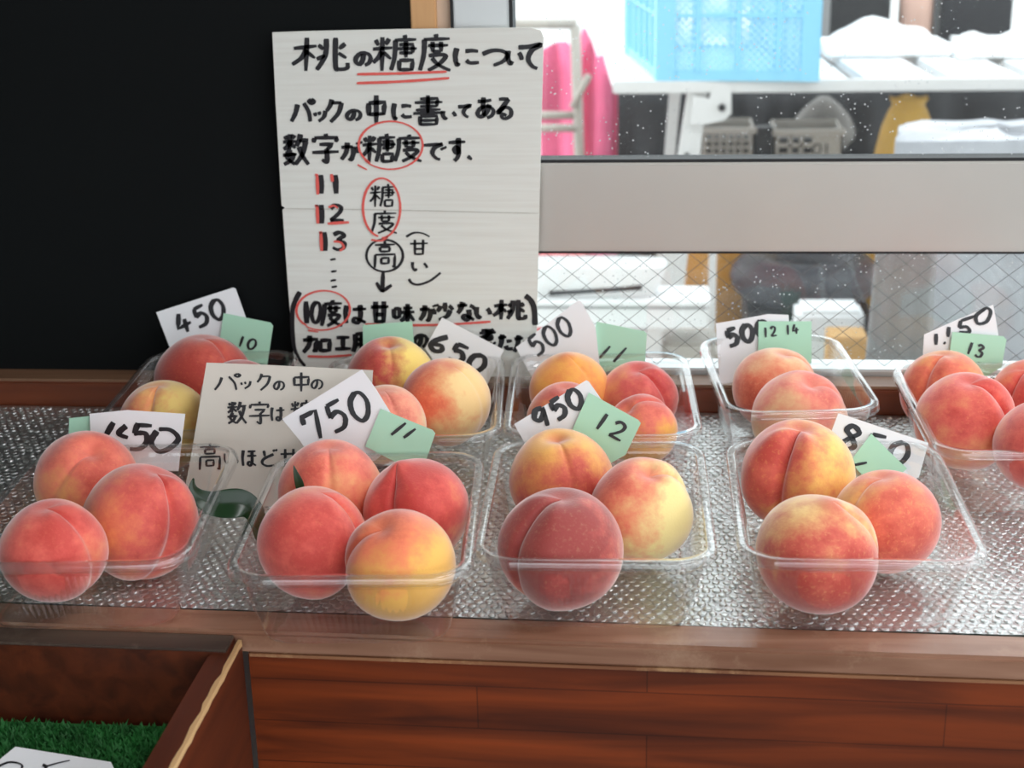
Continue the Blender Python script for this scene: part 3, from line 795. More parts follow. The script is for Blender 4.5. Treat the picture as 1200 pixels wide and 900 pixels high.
# ---- the big sign, standing on the back rail
n1 = Vector((0, -1, .0)).normalized(); p1 = Vector((0, 1.366, .03))
big = sheet('handwritten_sign', [(319, 38), (360, 36.5), (480, 34), (560, 33), (622, 32.5), (634, 36), (637, 44), (635, 120), (632, 240), (629.5, 360), (628, 441), (500, 442), (346, 443), (337, 330), (331, 246), (334, 243.5), (330, 241), (323, 120)],
            p1, n1, M_sign, .003, 'large white cardboard sign handwritten in black and red marker, propped against the window', 'sign')
fix_normals(big)
pens = {}
for ch, x0, x1, y0, y1, wd in [
    ('桃', 341, 408, 42, 84, 4.6), ('の', 415, 436, 59, 78, 4.4), ('糖', 436, 489, 40, 84, 4.4), ('度', 491, 529, 39, 84, 4.4), ('に', 531, 563, 54, 78, 4.6), ('つ', 564, 596, 55, 79, 4.4), ('い', 593, 613, 56, 78, 4.6), ('て', 606, 635, 49, 82, 5),
    ('パ', 340, 369, 115, 144, 4.2), ('ッ', 367, 383, 126, 143, 3.8), ('ク', 381, 402, 115, 144, 4.2), ('の', 405, 424, 127, 142, 4), ('中', 429, 453, 111, 146, 5), ('に', 459, 484, 119, 141, 4.4), ('書', 483, 520, 111, 147, 4), ('い', 517, 535, 128, 141, 4), ('て', 536, 552, 122, 138, 4), ('あ', 557, 580, 113, 139, 4.2), ('る', 581, 601, 113, 140, 4.2),
    ('数', 331, 362, 156, 194, 4.6), ('字', 365, 398, 156, 191, 4.4), ('が', 398, 424, 165, 189, 4.4), ('糖', 424, 464, 156, 191, 4), ('度', 462, 495, 157, 190, 4), ('で', 495, 523, 166, 188, 4.2), ('す', 525, 546, 161, 189, 4.4),
    ('糖', 433, 463, 215, 243, 2.8), ('度', 434, 466, 246, 274, 3), ('高', 437, 465, 282, 314, 3.2), ('甘', 480, 502, 280, 299, 3), ('い', 481, 502, 305, 319, 3.2),
    ('度', 376, 402, 351, 383, 4), ('は', 403, 430, 356, 380, 4.4), ('甘', 434, 456, 352, 379, 5), ('味', 460, 486, 355, 380, 4.4), ('が', 490, 513, 356, 377, 4.4), ('少', 511, 532, 354, 375, 4.4), ('な', 535, 558, 353, 376, 4.6), ('い', 556, 576, 357, 375, 4.6), ('桃', 577, 616, 350, 375, 4.4),
    ('加', 354, 388, 392, 414, 4.6), ('工', 392, 412, 393, 411, 4.6), ('用', 413, 434, 389, 413, 4.6), ('の', 484, 502, 390, 408, 4.2), ('煮', 561, 582, 385, 404, 3.8), ('た', 583, 602, 391, 411, 4.4), ('た', 602, 622, 392, 413, 4.4)]:
    key = 0 if y0 < 90 else 1 if y0 < 150 else 2 if y0 < 200 else 3 if y0 < 330 else 4 if y0 < 382 else 5
    if key not in pens: pens[key] = Pen(p1, n1, 1.30)
    pens[key].box(ch, x0, x1, y0, y1, wd*(.85 if key == 3 else 1))
for key in (0, 1, 4, 5): pens[key].build('lettering', M_ink, big)
pens[2].stroke([(548, 183), (553, 187)], 4.5); pens[2].build('lettering', M_ink, big)
pens[3].build('lettering', M_ink, big)
def ink(name, draws, f=1.2):
    k = Pen(p1, n1, f)
    for d_ in draws: d_(k)
    k.build(name, M_ink, big)
ink('number', [lambda k: k.stroke([(376, 205), (376.5, 227)], 5.2, 1), lambda k: k.stroke([(393, 205), (394, 227)], 5.2, 1)])
ink('number', [lambda k: k.stroke([(376.5, 240), (377, 262)], 5.2, 1), lambda k: k.box('2', 385, 404, 240, 260, 4.6)])
ink('number', [lambda k: k.stroke([(380, 272), (381, 294)], 5.2, 1), lambda k: k.box('3', 388, 407, 272, 293, 4.6)])
ink('dots', [lambda k, x=x, y=y: k.stroke([(x-3, y+.5), (x+3.5, y-.5)], 2.4, 1) for (x, y) in ((390, 304), (391, 318), (390.5, 328.5), (391.5, 336))])
ink('black_ring', [lambda k: k.ring(451, 299.5, 21, 18.5, 2.6)])
ink('arrow', [lambda k: k.stroke([(449, 318.5), (448, 342)], 3.6, 1), lambda k: k.stroke([(441, 331), (447.5, 342)], 3.4, 1), lambda k: k.stroke([(459, 334), (447.5, 342)], 3.4, 1)])
ink('bracket_mark', [lambda k: k.stroke([(476, 277.5), (483, 273.5), (489.5, 272.5), (497, 274), (503.5, 277.5)], 2.4, .7, True)])
ink('bracket_mark', [lambda k: k.stroke([(479, 327), (483, 332), (491, 333.5), (504, 329), (516.5, 319.5)], 3, .7, True)])
ink('bracket_mark', [lambda k: k.stroke([(351.5, 342), (345, 355), (342.5, 369), (344, 402), (349, 418), (357.5, 429)], 4.4, .7, True)])
ink('number', [lambda k: k.stroke([(358.5, 353), (359.5, 379)], 5, 1), lambda k: k.box('0', 364, 377, 353, 379, 4.2)])
ink('bracket_mark', [lambda k: k.stroke([(615.5, 346.5), (622, 352), (626, 362), (627, 381)], 6, .8, True)])
def mark(name, draws):
    k = Pen(p1+n1*.0003, n1, 1.15)
    for d_ in draws: d_(k)
    k.build(name, M_red, big)
mark('underline', [lambda k: k.stroke([(418.5, 87), (470, 86), (523.5, 84)], 3.2, .95, True)])
mark('underline', [lambda k: k.stroke([(418, 97.5), (470, 95.5), (526.5, 91.5)], 3.2, .95, True)])
mark('red_ring', [lambda k: k.ring(457.5, 170, 37, 27.5, 2.2, 130, 500), lambda k: k.stroke([(419, 193), (430, 199)], 2.4)])
mark('red_ring', [lambda k: k.ring(447, 243.5, 21.5, 34, 2.4, 100, 450), lambda k: k.stroke([(435, 281), (447, 282), (455, 277)], 2.4, .7, True)])
mark('red_ring', [lambda k: k.ring(378.5, 363.5, 31, 22.5, 2.2, 130, 490, -.05), lambda k: k.stroke([(361, 387), (373, 389)], 2.4)])
mark('red_accent', [lambda k: k.stroke([(371.5, 206), (372.5, 228)], 3, 1), lambda k: k.stroke([(369, 205), (373, 205)], 3)])
mark('red_accent', [lambda k: k.stroke([(388.5, 204), (389.5, 213)], 3, 1)])
mark('red_accent', [lambda k: k.stroke([(371.5, 240), (372.5, 262)], 3, 1), lambda k: k.stroke([(369, 241), (373, 241)], 3)])
mark('red_accent', [lambda k: k.stroke([(376, 272), (377, 294)], 3, 1), lambda k: k.stroke([(374, 273), (378, 272)], 3)])
mark('red_accent', [lambda k: k.stroke([(385, 243), (391, 241), (396, 244)], 2.4, .8, True)])
mark('red_accent', [lambda k: k.stroke([(391, 283), (399, 284), (403, 290), (398, 294)], 2.6, .8, True)])
mark('underline', [lambda k: k.stroke([(384, 262), (409, 260.5)], 3.4, .95)])
mark('underline', [lambda k: k.stroke([(428, 380), (470, 381), (520, 380.5), (575, 377)], 3, .9, True)])
mark('underline', [lambda k: k.stroke([(360.5, 417.5), (385, 418), (412, 416)], 2.8, .9, True)])
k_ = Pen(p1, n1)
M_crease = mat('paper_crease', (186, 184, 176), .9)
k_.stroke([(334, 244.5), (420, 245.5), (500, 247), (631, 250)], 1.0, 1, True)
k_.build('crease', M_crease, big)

# ---- small paper sign between the back and front packs
n2 = Vector((.04, -1, .20)).normalized(); p2 = Vector((-.33, 1.118, .010))
sm = sheet('handwritten_sign', [(242, 425), (300, 427), (437, 434), (432, 520), (425, 604), (320, 600), (212, 596), (222, 545), (233, 480)], p2, n2, M_sheet, .0006,
           'small yellowed paper sign with black brush writing, left of the 750 card', 'sign')
fix_normals(sm)
k_ = Pen(p2, n2, 1.25)
for ch, x0, x1, y0, y1, wd in [('パ', 250, 283, 437, 458, 2.4), ('ッ', 281, 295, 444, 456, 2.2), ('ク', 300, 318, 437, 458, 2.4), ('の', 320, 334, 445, 458, 2.2), ('中', 342, 364, 436, 459, 2.8), ('の', 364, 379, 443, 457, 2.2),
    ('数', 266, 289, 470, 497, 2.8), ('字', 291, 317, 470, 497, 2.6), ('は', 317, 334, 476, 494, 2.6), ('糖', 340, 366, 468, 497, 2.4),
    ('高', 232, 260, 519, 551, 2.4), ('い', 261, 280, 529, 546, 1.6), ('ほ', 283, 301, 526, 547, 2.8), ('ど', 303, 325, 526, 547, 2.8), ('甘', 328, 350, 525, 549, 2.6)]:
    k_.box(ch, x0, x1, y0, y1, wd)
k_.build('black_lettering', M_ink, sm)

# ---- price cards
def plane_at(Y, lean=.28, yaw=0.0):
    n = Vector((yaw, -1, lean)).normalized(); return Vector((0, Y, .06)), n
def card(pts, Y, mt, label, group, text=None, strokes=None, w=3, lean=.28, yaw=0.0, x0=None):
    p0, n = plane_at(Y, lean, yaw)
    if x0 is not None: p0 = Vector((x0, Y, .06))
    nm = 'price_card' if mt is M_paper else 'number_card'
    o = sheet(nm, pts, p0, n, mt, .0005, label, 'card', group); fix_normals(o)
    if text or strokes:
        k = Pen(p0, n, 1.5)
        for t in (text or []): k.line(*t)
        for s in (strokes or []): k.stroke(s, w, .8, len(s) > 2)
        k.build('lettering', M_ink, o)
    return o
PC, NC = 'white price cards', 'green number cards'
card([(183, 366), (273, 337), (276, 338), (288, 372), (304, 420), (210, 436)], 1.352, M_paper, 'white card reading 450 in front of the black board', PC, [('450', (211, 393), (268, 371), 25, 3.6)])
card([(262, 367), (317, 378), (320, 382), (313, 428), (255, 416)], 1.349, M_green, 'pale green card reading 10 beside the 450 card', NC, [('10', (276, 405), (299, 411), 13, 2)])
card([(105, 485), (149, 480.5), (217, 485), (213, 515), (209, 552), (108, 552)], 1.098, M_paper, 'white card with a price ending in 50 in the left front pack', PC,
     strokes=[[(133, 495), (123, 512)], [(148, 499), (139, 508), (150, 513)], [(162, 496), (157, 508)], [(157, 508), (170, 508), (172, 518), (163, 526), (152, 526)], [(161, 498), (178, 499)], [(184, 505), (177, 518), (186, 529), (199, 525), (209, 514), (200, 504), (186, 503)]], w=4.6)
card([(81, 490), (106, 487.5), (118, 488), (118, 540), (80, 540)], 1.101, M_green, 'blank pale green card peeking out at the left of the white card ending in 50', NC)
card([(330.5, 491), (424, 433), (440, 455), (456, 481), (473, 508), (440, 540), (370, 545), (352, 517)], 1.085, M_paper, 'tilted white card reading 750 above the peaches with the leaf', PC, [('750', (362, 520), (440, 488), 36, 4.2)])
card([(446, 479), (507, 504), (510, 508), (497, 546), (470, 545), (428, 523)], 1.082, M_green, 'pale green card reading 11 in front of the 750 card', NC, strokes=[[(458.5, 509.6), (475.6, 495.7)], [(473, 513), (487, 502.5)]], w=2.6)
card([(518, 372), (590.5, 410), (570, 453), (540, 470), (498, 408)], 1.338, M_paper, 'tilted white card reading 650 over the orange and cream peach', PC, [('650', (500, 407), (563, 441), 23, 4.6)])
card([(425, 381), (483, 376.5), (485, 402), (484, 425), (426, 425)], 1.341, M_green, 'pale green card behind the half red half yellow peach of the 650 pack', NC, strokes=[[(463, 398), (467, 396)]], w=2)
card([(604.5, 407), (678, 351.5), (681, 353), (698, 384), (703, 430), (622, 440)], 1.345, M_paper, 'tilted white card reading 500 over the plain orange peach', PC, [('500', (628, 419), (675, 389), 25, 3)])
card([(699, 377), (755, 388), (758, 391), (756, 425), (690, 440)], 1.349, M_green, 'pale green card reading 11 beside the tilted 500 card', NC, strokes=[[(702.5, 419.5), (715, 405.7)], [(719, 424), (734, 407.5)]], w=2.2)
card([(602.5, 497), (687, 445.5), (690, 447), (706, 470), (712, 505), (672, 545), (620, 528)], 1.110, M_paper, 'tilted white card reading 950 behind the green 12 card', PC, [('950', (632, 505), (688, 474), 25, 4.4)])
card([(690, 460), (748, 492), (751, 496), (733, 533), (712, 545), (671, 503)], 1.106, M_green, 'pale green card reading 12 in front of the 950 card', NC, [('12', (692, 499), (727, 519), 22, 3)])
card([(839, 379), (868, 374), (900, 368), (924, 369), (927, 400), (927, 440), (843, 450)], 1.343, M_paper, 'upright white card reading 500 behind the 12 14 card', PC, [('500', (853, 407), (904, 394), 21, 4.4)])
card([(889, 376.7), (951, 376.5), (951, 425), (930, 440), (888, 430)], 1.340, M_green, 'pale green card reading 12 14 in the narrow pack', NC, [('12', (894, 396), (911, 394), 12, 1.9), ('14', (920, 393), (937, 391), 12, 1.9)])
card([(982.5, 484), (1088, 519), (1077, 559), (1050, 575), (990, 555), (972, 512)], 1.118, M_paper, 'white card reading 850 lying behind a folded green card', PC, [('850', (981, 523), (1061, 549), 29, 4.6)], lean=.5)
card([(1021, 508), (1042, 529), (1063, 549), (1030, 578), (996, 541)], 1.112, M_green, 'folded pale green card on top of the 850 card', NC, strokes=[[(1001, 545), (1016, 542)]], w=2.6, lean=.5)
card([(1083, 392), (1123, 374), (1164, 357), (1167, 374), (1170, 392), (1165, 420), (1081, 425)], 1.330, M_paper, 'white card reading 1.150 behind the green 13 card', PC,
     strokes=[[(1097, 391), (1097, 404)], [(1106, 401), (1108, 403)], [(1112, 383), (1111, 395)], [(1126, 376), (1124, 384)], [(1124, 384), (1133, 383), (1136, 389), (1124, 389)], [(1126, 376), (1144, 370)], [(1154, 362), (1144, 370), (1146, 379), (1156, 377), (1161, 366), (1157, 361), (1150, 364)]], w=3)
card([(1116, 389), (1176, 394), (1179.5, 398), (1174, 430), (1150, 445), (1112, 420)], 1.326, M_green, 'pale green card reading 13 in front of the 1.150 card', NC, [('13', (1130, 414), (1151, 420), 15, 2.3)])
# card lying on the turf
n3 = Vector((.05, -.35, 1)).normalized(); p3 = Vector((-.43, .83, -.046))
o = sheet('price_card', [(18, 875), (130, 893), (150, 935), (-30, 935), (-8, 896)], p3, n3, M_paper, .0006, 'white card with black writing lying on the green turf', 'card', PC); fix_normals(o)
k_ = Pen(p3, n3)
k_.stroke([(-2, 898), (12, 893), (26, 897), (20, 910)], 2.6, .8, True); k_.stroke([(50, 896), (56, 899)], 5); k_.stroke([(54, 898), (68, 894), (82, 891)], 2, .6, True); k_.stroke([(54, 898), (48, 915)], 3)
k_.build('lettering', M_ink, o)

# ------------------------------------------------------------------ outside the window
TZ = .046; TY = 3.22
tb = tag(empty('folding_table', (.4, TY+.3, -.75)), 'long white slatted folding table outside the window', 'table')
b = MB()
xa = at(718, 95, TY).x
b.box(xa, 1.6, TY, TY+.02, TZ-.026, TZ); b.build('front_edge', M_whitem, tb, bevel=.003)
b = MB()
x = xa
while x < 1.6:
    b.hexa([(x, TY+.021, TZ-.02), (x+.14, TY+.021, TZ-.02), (x-.05, TY+.75, TZ-.02), (x+.09, TY+.75, TZ-.02), (x, TY+.021, TZ), (x+.14, TY+.021, TZ), (x-.05, TY+.75, TZ), (x+.09, TY+.75, TZ)])
    x += .178
b.build('slat_top', M_white, tb)
b = MB(); b.box(xa, 1.6, TY+.33, TY+.37, TZ-.05, TZ-.021); b.build('cross_rail', M_whitem, tb)
def leg(px0, px1, pxb0, pxb1, Y):
    a0, a1 = at(px0, 108, Y), at(px1, 108, Y); c0, c1 = at(pxb0, 192, Y), at(pxb1, 192, Y)
    k = (TZ-.026+.75)/(TZ-.026-c0.z)
    e0 = a0+(c0-a0)*k; e1 = a1+(c1-a1)*k; e0.z = e1.z = -.75
    m_ = MB(); d = Vector((0, .03, 0)); a0.z = a1.z = TZ-.024
    m_.hexa([e0, e1, e0+d, e1+d, a0, a1, a0+d, a1+d]); return m_
lg = leg(806, 829, 793, 819, TY+.012).build('leg', M_whitem, tb)
leg(786, 800, 778, 790, TY+.34).build('leg', M_whitem, tb)
leg(1230, 1252, 1222, 1246, TY+.012).build('leg', M_whitem, tb)
leg(1250, 1265, 1240, 1255, TY+.6).build('leg', M_whitem, tb)
pts = [(836, 99), (857, 99), (857, 133), (848, 141), (826, 146), (808, 146), (812, 112), (831, 116)]
b = MB(); f = [at(*p, TY-.004) for p in pts]; d = Vector((0, .012, 0)); i = len(f)
b.v = f+[p+d for p in f]; b.f = [tuple(range(i)), tuple(reversed(range(i, 2*i)))]+[(k, i+k, i+(k+1) % i, (k+1) % i) for k in range(i)]
br = b.build('hinge_bracket', M_whitem, tb); fix_normals(br)
for (px, py) in ((846, 126), (805, 184)):
    c = at(px, py, TY-.006); b = MB(); b.bar(c+Vector((0, -.006, 0)), c+Vector((0, .008, 0)), .008, 10); b.build('bolt', M_black, tb)

# blue crate on the table
FL = atz(771, 95, TZ); FR = atz(958, 96, TZ); BL_ = atz(733, 62, TZ)
ux = (FR-FL).normalized(); uy = Vector((-ux.y, ux.x, 0)); Wc = (FR-FL).length
lean = (BL_-FL).dot(ux); Dc = min(.44, (BL_-FL).dot(uy))
Mc = Matrix.Translation(FL+Vector((0, .006, .0))) @ Matrix((ux, (BL_-FL).normalized()*1.0, Vector((0, 0, 1)))).transposed().to_4x4()
Dc = min(.5, (BL_-FL).length)
crate = tag(empty('plastic_crate', FL+Vector((Wc/2, Dc/2, 0))), 'pale blue mesh plastic crate on the white table outside', 'crate')
Hc = .27
def wall_parts(T, Lw, nribs):
    fr_, la = MB(), MB()
    fr_.box(0, Lw, 0, .012, 0, .022, T); fr_.box(0, Lw, -.006, .016, Hc-.02, Hc, T)
    fr_.box(0, .035, -.004, .014, 0, Hc, T); fr_.box(Lw-.035, Lw, -.004, .014, 0, Hc, T)
    for k in range(1, nribs):
        x = Lw*k/nribs; fr_.box(x-.005, x+.005, -.004, .012, .02, Hc-.02, T)
    for z in (Hc*.5,): fr_.box(.03, Lw-.03, -.002, .012, z-.004, z+.004, T)
    s_ = .016; k = -int(Hc/s_)-1
    while k*s_ < Lw:
        for sg in (1, -1):
            xa_, xb_ = k*s_, k*s_+Hc-.04
            za, zb = (.02, Hc-.02) if sg > 0 else (Hc-.02, .02)
            t0 = max(0, (.03-xa_)/(xb_-xa_)); t1_ = min(1, (Lw-.03-xa_)/(xb_-xa_))
            if t0 < t1_:
                p = Vector((xa_+(xb_-xa_)*t0, .0065, za+(zb-za)*t0)); q = Vector((xa_+(xb_-xa_)*t1_, .0065, za+(zb-za)*t1_))
                la.bar(T @ p, T @ q, .0029, 4)
        k += 1
    return fr_, la
T_front = Mc
T_left = Mc @ Matrix.Translation((0, Dc, 0)) @ Matrix.Rotation(R(-90), 4, 'Z')
T_right = Mc @ Matrix.Translation((Wc, 0, 0)) @ Matrix.Rotation(R(90), 4, 'Z')
T_back = Mc @ Matrix.Translation((Wc, Dc, 0)) @ Matrix.Rotation(R(180), 4, 'Z')
for T, Lw, nr in ((T_front, Wc, 4), (T_left, Dc, 6), (T_right, Dc, 6), (T_back, Wc, 4)):
    f_, l_ = wall_parts(T, Lw, nr)
    o = f_.build('wall_frame', M_blue, crate); l_.build('mesh_panel', M_blue2, o)
b = MB(); b.box(.01, Wc-.01, .01, Dc-.01, .004, .012, Mc); b.build('crate_floor', M_blue, crate)

# white cloths on the table
def cloth(name, cx, cy, w_, d_, h, seed, label, mt=M_cloth, z=TZ):
    b = MB(); rows = []
    for j in range(15):
        r_ = []
        for i in range(25):
            u, v = i/24*2-1, j/14*2-1
            e = max(0, 1-(abs(u)**2.6))*max(0, 1-(abs(v)**2.6))
            zz = h*e**.7*(.65+.55*noise.noise((u*1.7+seed, v*1.4, seed)))+.006*noise.noise((u*5+seed, v*4, 1))*e
            r_.append((cx+w_*u*(1+.12*noise.noise((v*2, seed, 0))), cy+d_*v*(1+.15*noise.noise((u*2, 3, seed))), z+.004+max(0, zz)))
        rows.append(r_)
    b.grid(rows)
    o = b.build(name, mt, loc=(cx, cy, z), smooth=True, solid=.003)
    return tag(o, label, 'cloth')
c1 = atz(1030, 48, TZ); cloth('white_cloth', c1.x-.02, 3.68, .14, .13, .07, 2.2, 'crumpled white cloth right beside the blue crate')
c2 = atz(1115, 52, TZ); cloth('white_cloth', c2.x+.06, 3.60, .10, .10, .06, 5.6, 'crumpled white cloth in the middle of the white table')
c3 = atz(1205, 60, TZ); cloth('white_cloth', c3.x+.12, 3.62, .12, .10, .045, 8.3, 'crumpled white cloth at the right end of the white table')

def bxpx(name, x0, x1, yt, Y, depth, zb, mt, label, cat, bevel=.006):
    a = at(x0, yt, Y); c = at(x1, yt, Y)
    b = MB(); b.box(a.x, c.x, Y, Y+depth, zb, a.z)
    return tag(b.build(name, mt, loc=((a.x+c.x)/2, Y+depth/2, zb), bevel=bevel), label, cat)
# dark things far behind the table
bxpx('storage_box', 975, 1046, -20, 4.45, .5, -.75, M_black, 'black storage box beyond the table next to the blue crate', 'box')
bxpx('storage_box', 1105, 1190, -20, 4.45, .5, -.75, M_dkgrey, 'dark grey storage box beyond the table at upper right', 'box')
b = MB(); c = at(1072, 20, 4.5)
rows = []
for j in range(9):
    t = j/8; rr = .064*(1-.25*t)
    rows.append([(c.x+rr*math.cos(a)*(1+.12*noise.noise((a, t*3, 1))), c.y+.06*math.sin(a), -.75+(c.z+.12+.75)*t) for a in [2*math.pi*k/16 for k in range(16)]])
b.loops(rows, True, True); tag(b.build('paper_bag', M_skin, loc=(c.x, c.y, -.75), smooth=True), 'beige paper bag between the dark boxes beyond the table', 'bag')

# dark tarp standing in for the dark background below the table
a = at(724, 108, 4.15); c = at(1260, 108, 4.15)
b = MB(); rows = []
zt = at(900, 92, 4.15).z; zb = -.75
for j in range(9):
    rows.append([(a.x+(c.x-a.x)*i/40, 4.15+.02*math.sin(i*1.3)*(.3+j/9)+.03*noise.noise((i*.4, j*.3, 4)), zt+(zb-zt)*j/8) for i in range(41)])
b.grid(rows); tag(b.build('dark_backcloth', M_dkgrey, loc=((a.x+c.x)/2, 4.15, zb), smooth=True, solid=.004), 'dark tarp hanging behind the folding table', 'backcloth')

# grey baskets with grid holes
def basket(x0, x1, yt, Y, zb, label, holes, digits=None):
    a = at(x0, yt, Y); c = at(x1, yt, Y); zt = a.z; wv = c.x-a.x
    o = tag(empty('plastic_basket', ((a.x+c.x)/2, Y+.1, zb)), label, 'basket', 'grey baskets under the table')
    fr_ = MB()
    n = holes; hgt = zt-zb
    xs0, xs1 = a.x+.012, (c.x-.012 if not digits else a.x+wv*.56)
    fr_.box(a.x-.006, c.x+.006, Y-.008, Y+.004, zt-.014, zt)
    fr_.box(a.x, xs0, Y, Y+.004, zb, zt-.014)
    fr_.box(xs1, c.x, Y, Y+.004, zb, zt-.014)
    px = (xs1-xs0)/n; gap = .35*px
    for k in range(1, n): fr_.box(xs0+px*k-gap/2, xs0+px*k+gap/2, Y, Y+.004, zb, zt-.014)
    m_ = max(2, int((hgt-.014)/px*1.1)); pz = (hgt-.014)/m_
    for k in range(0, m_+1): fr_.box(xs0, xs1, Y, Y+.004, max(zb, zb+pz*k-gap/2), min(zt-.012, zb+pz*k+gap/2))
    fr_.box(a.x, a.x+.004, Y, Y+.15, zb, zt); fr_.box(c.x-.004, c.x, Y, Y+.15, zb, zt); fr_.box(a.x, c.x, Y+.146, Y+.15, zb, zt); fr_.box(a.x, c.x, Y, Y+.15, zb, zb+.004)
    fr_.build('shell', M_grey, o)
    b = MB(); b.box(a.x+.01, c.x-.01, Y+.03, Y+.13, zb+.005, zt-.03); b.build('contents', M_black, o)
    if digits:
        k = Pen(Vector((0, Y-.0005, 0)), Vector((0, -1, 0)))
        for (ch, q0, q1, q2, q3) in digits: k.box(ch, q0, q1, q2, q3, 2)
        k.build('number', M_dkgrey, o)
    return o
zbk = at(900, 206, 3.85).z
bs = MB(); aa = at(812, 206, 3.83); cc = at(1000, 206, 3.83)
bs.box(aa.x, cc.x, 3.81, 4.09, -.75, zbk); tag(bs.build('storage_box', M_black, loc=((aa.x+cc.x)/2, 3.95, -.75), bevel=.006), 'black box carrying the grey baskets under the table', 'box')
basket(822, 884, 150, 3.85, zbk, 'grey grid basket under the table left of the black post', 6)
basket(908, 988, 152, 3.85, zbk, 'grey grid basket marked 01 under the table', 3, [('0', 952, 963, 168, 182), ('1', 965, 972, 168, 182)])
aa = at(886, 148, 3.86); cc = at(906, 148, 3.86)
b = MB(); b.box(aa.x, cc.x, 3.84, 3.88, zbk, aa.z); tag(b.build('black_post', M_black, loc=((aa.x+cc.x)/2, 3.86, zbk), bevel=.003), 'short black post standing between the grey baskets', 'post')
# crumpled clear bag on the dark shelf
c = at(965, 128, 4.04)
b = MB(); rows = []
for j in range(10):
    t = j/9
    rows.append([(c.x+.085*math.cos(a)*math.sin(math.pi*(.1+.85*t))*(1+.15*noise.noise((a*2, t*4, 2))), c.y+.035*math.sin(a)*math.sin(math.pi*(.1+.85*t)), zbk+(c.z+.035-zbk)*t) for a in [2*math.pi*k/18 for k in range(18)]])
b.loops(rows, True, True); tag(b.build('plastic_bag', mat('smoky_plastic', (120, 116, 112), .35, var=.3, vscale=12), loc=(c.x, c.y, zbk), smooth=True), 'crumpled smoky plastic bag behind the basket marked 01', 'bag')
# yellow bag
c = at(1063, 150, 3.5); zt = at(1063, 118, 3.45).z; zn = at(1063, 127, 3.45).z; zw = at(1063, 178, 3.45).z
b = MB(); rows = []
for (z, wv) in ((-.75, .09), (-.5, .095), (zw-.1, .085), (zw, .07), (zw+(zn-zw)*.5, .058), (zn-.012, .043), (zn, .036), (zn+(zt-zn)*.5, .040), (zt, .044)):
    rows.append([(c.x+wv*math.cos(a)*(1+.07*noise.noise((math.cos(a)*2, math.sin(a)*2, z*9))), 3.5+wv*.7*math.sin(a), z+(.003*math.sin(5*a) if z == zt else 0)) for a in [2*math.pi*k/24 for k in range(24)]])
rows.append([(c.x+.03*math.cos(a), 3.5+.02*math.sin(a), zn+.004) for a in [2*math.pi*k/24 for k in range(24)]])
b.loops(rows, True, True); tag(b.build('yellow_bag', M_yell, loc=(c.x, 3.5, -.75), smooth=True), 'tall yellow ochre bag with an open neck under the table', 'bag')

# covered stack: grey cloth in front, pale plastic sheet to its right
def drape(name, pxs, Ys, mt, label, seed, cat):
    """hanging cover: top outline given by picture points with distances, falling to the ground"""
    top = [at(p[0], p[1], y) for p, y in zip(pxs, Ys)]
    ctr_ = sum(top, Vector())/len(top)
    fine = []
    n = len(top)
    for i in range(n):
        a, c_ = top[i], top[(i+1) % n]
        for k in range(12): fine.append(a+(c_-a)*k/12)
    b = MB(); rows = []
    m_ = len(fine)
    for t in (0, .5, .92):
        rows.append([ctr_+(p-ctr_)*t+Vector((0, 0, .022*noise.noise((p.x*9, p.y*9, t*3+seed)))) for p in fine])
    for j in range(9):
        t = j/8
        r_ = []
        for i, p in enumerate(fine):
            o_ = (p-ctr_); o_.z = 0; o_.normalize()
            fold = .020*noise.noise((i*.35, seed, t*.6))*(.5+t)
            r_.append(Vector((p.x, p.y, p.z+(-.75-p.z)*t))+o_*(.006+.02*t+fold))
        rows.append(r_)
    b.loops(rows, True, False)
    o = b.build(name, mt, loc=(ctr_.x, ctr_.y, -.75), smooth=True); fix_normals(o)
    return tag(o, label, cat)
drape('cloth_cover', [(1036, 242), (1094, 246), (1098, 232), (1042, 228)], [2.34, 2.34, 2.46, 2.46], M_gcloth, 'grey cloth cover hanging over a stack outside the wired pane', 1.3, 'cover')
drape('plastic_cover', [(1052, 166), (1180, 164), (1310, 162), (1310, 143), (1180, 143), (1082, 141), (1058, 147)], [2.64, 2.64, 2.64, 2.98, 2.98, 2.95, 2.8], M_lcloth, 'pale plastic sheet draped over a stack at the right of the window', 6.1, 'cover')

# things low outside, seen through the wired pane
bxpx('foam_box', 935, 1014, 366, 2.85, .10, -.75, M_white, 'white foam box left of the grey cloth cover', 'box', .01)
bxpx('cardboard_box', 972, 1018, 396, 2.6, .07, -.75, M_card, 'brown cardboard box in front of the white foam box', 'box', .003)
# white slatted shelf unit with trays on it
a = at(560, 352, 2.75); c = at(833, 358, 2.75)
sh = tag(empty('low_shelf', ((a.x+c.x)/2, 2.82, -.75)), 'low white slatted shelf unit behind the wired pane', 'shelf')
b = MB(); b.box(a.x, c.x, 2.75, 2.86, a.z-.012, a.z); b.build('top_board', M_white, sh, bevel=.003)
zlo = at(700, 384, 2.75).z
b = MB()
for k in range(5):
    z = a.z-.016-(a.z-.016-zlo)*k/5; b.box(a.x, c.x-.004, 2.756, 2.77, z-.0095, z-.002)
b.build('slat_front', M_white, sh)
b = MB(); b.box(a.x, c.x, 2.772, 2.86, zlo, a.z-.012); b.build('cabinet', M_white, sh)
for (p0_, p1_) in ((560, 580), (758, 772)):
    q0, q1 = at(p0_, 390, 2.76), at(p1_, 390, 2.76); b = MB(); b.box(q0.x, q1.x, 2.76, 2.8, -.75, zlo); b.build('leg', M_whitem, sh)
bxpx('grey_box', 776, 842, 402, 2.78, .1, -.75, M_grey, 'grey box under the white slatted shelf', 'box')
zs = a.z
q0, q1 = at(600, 312, 2.83), at(782, 312, 2.83)
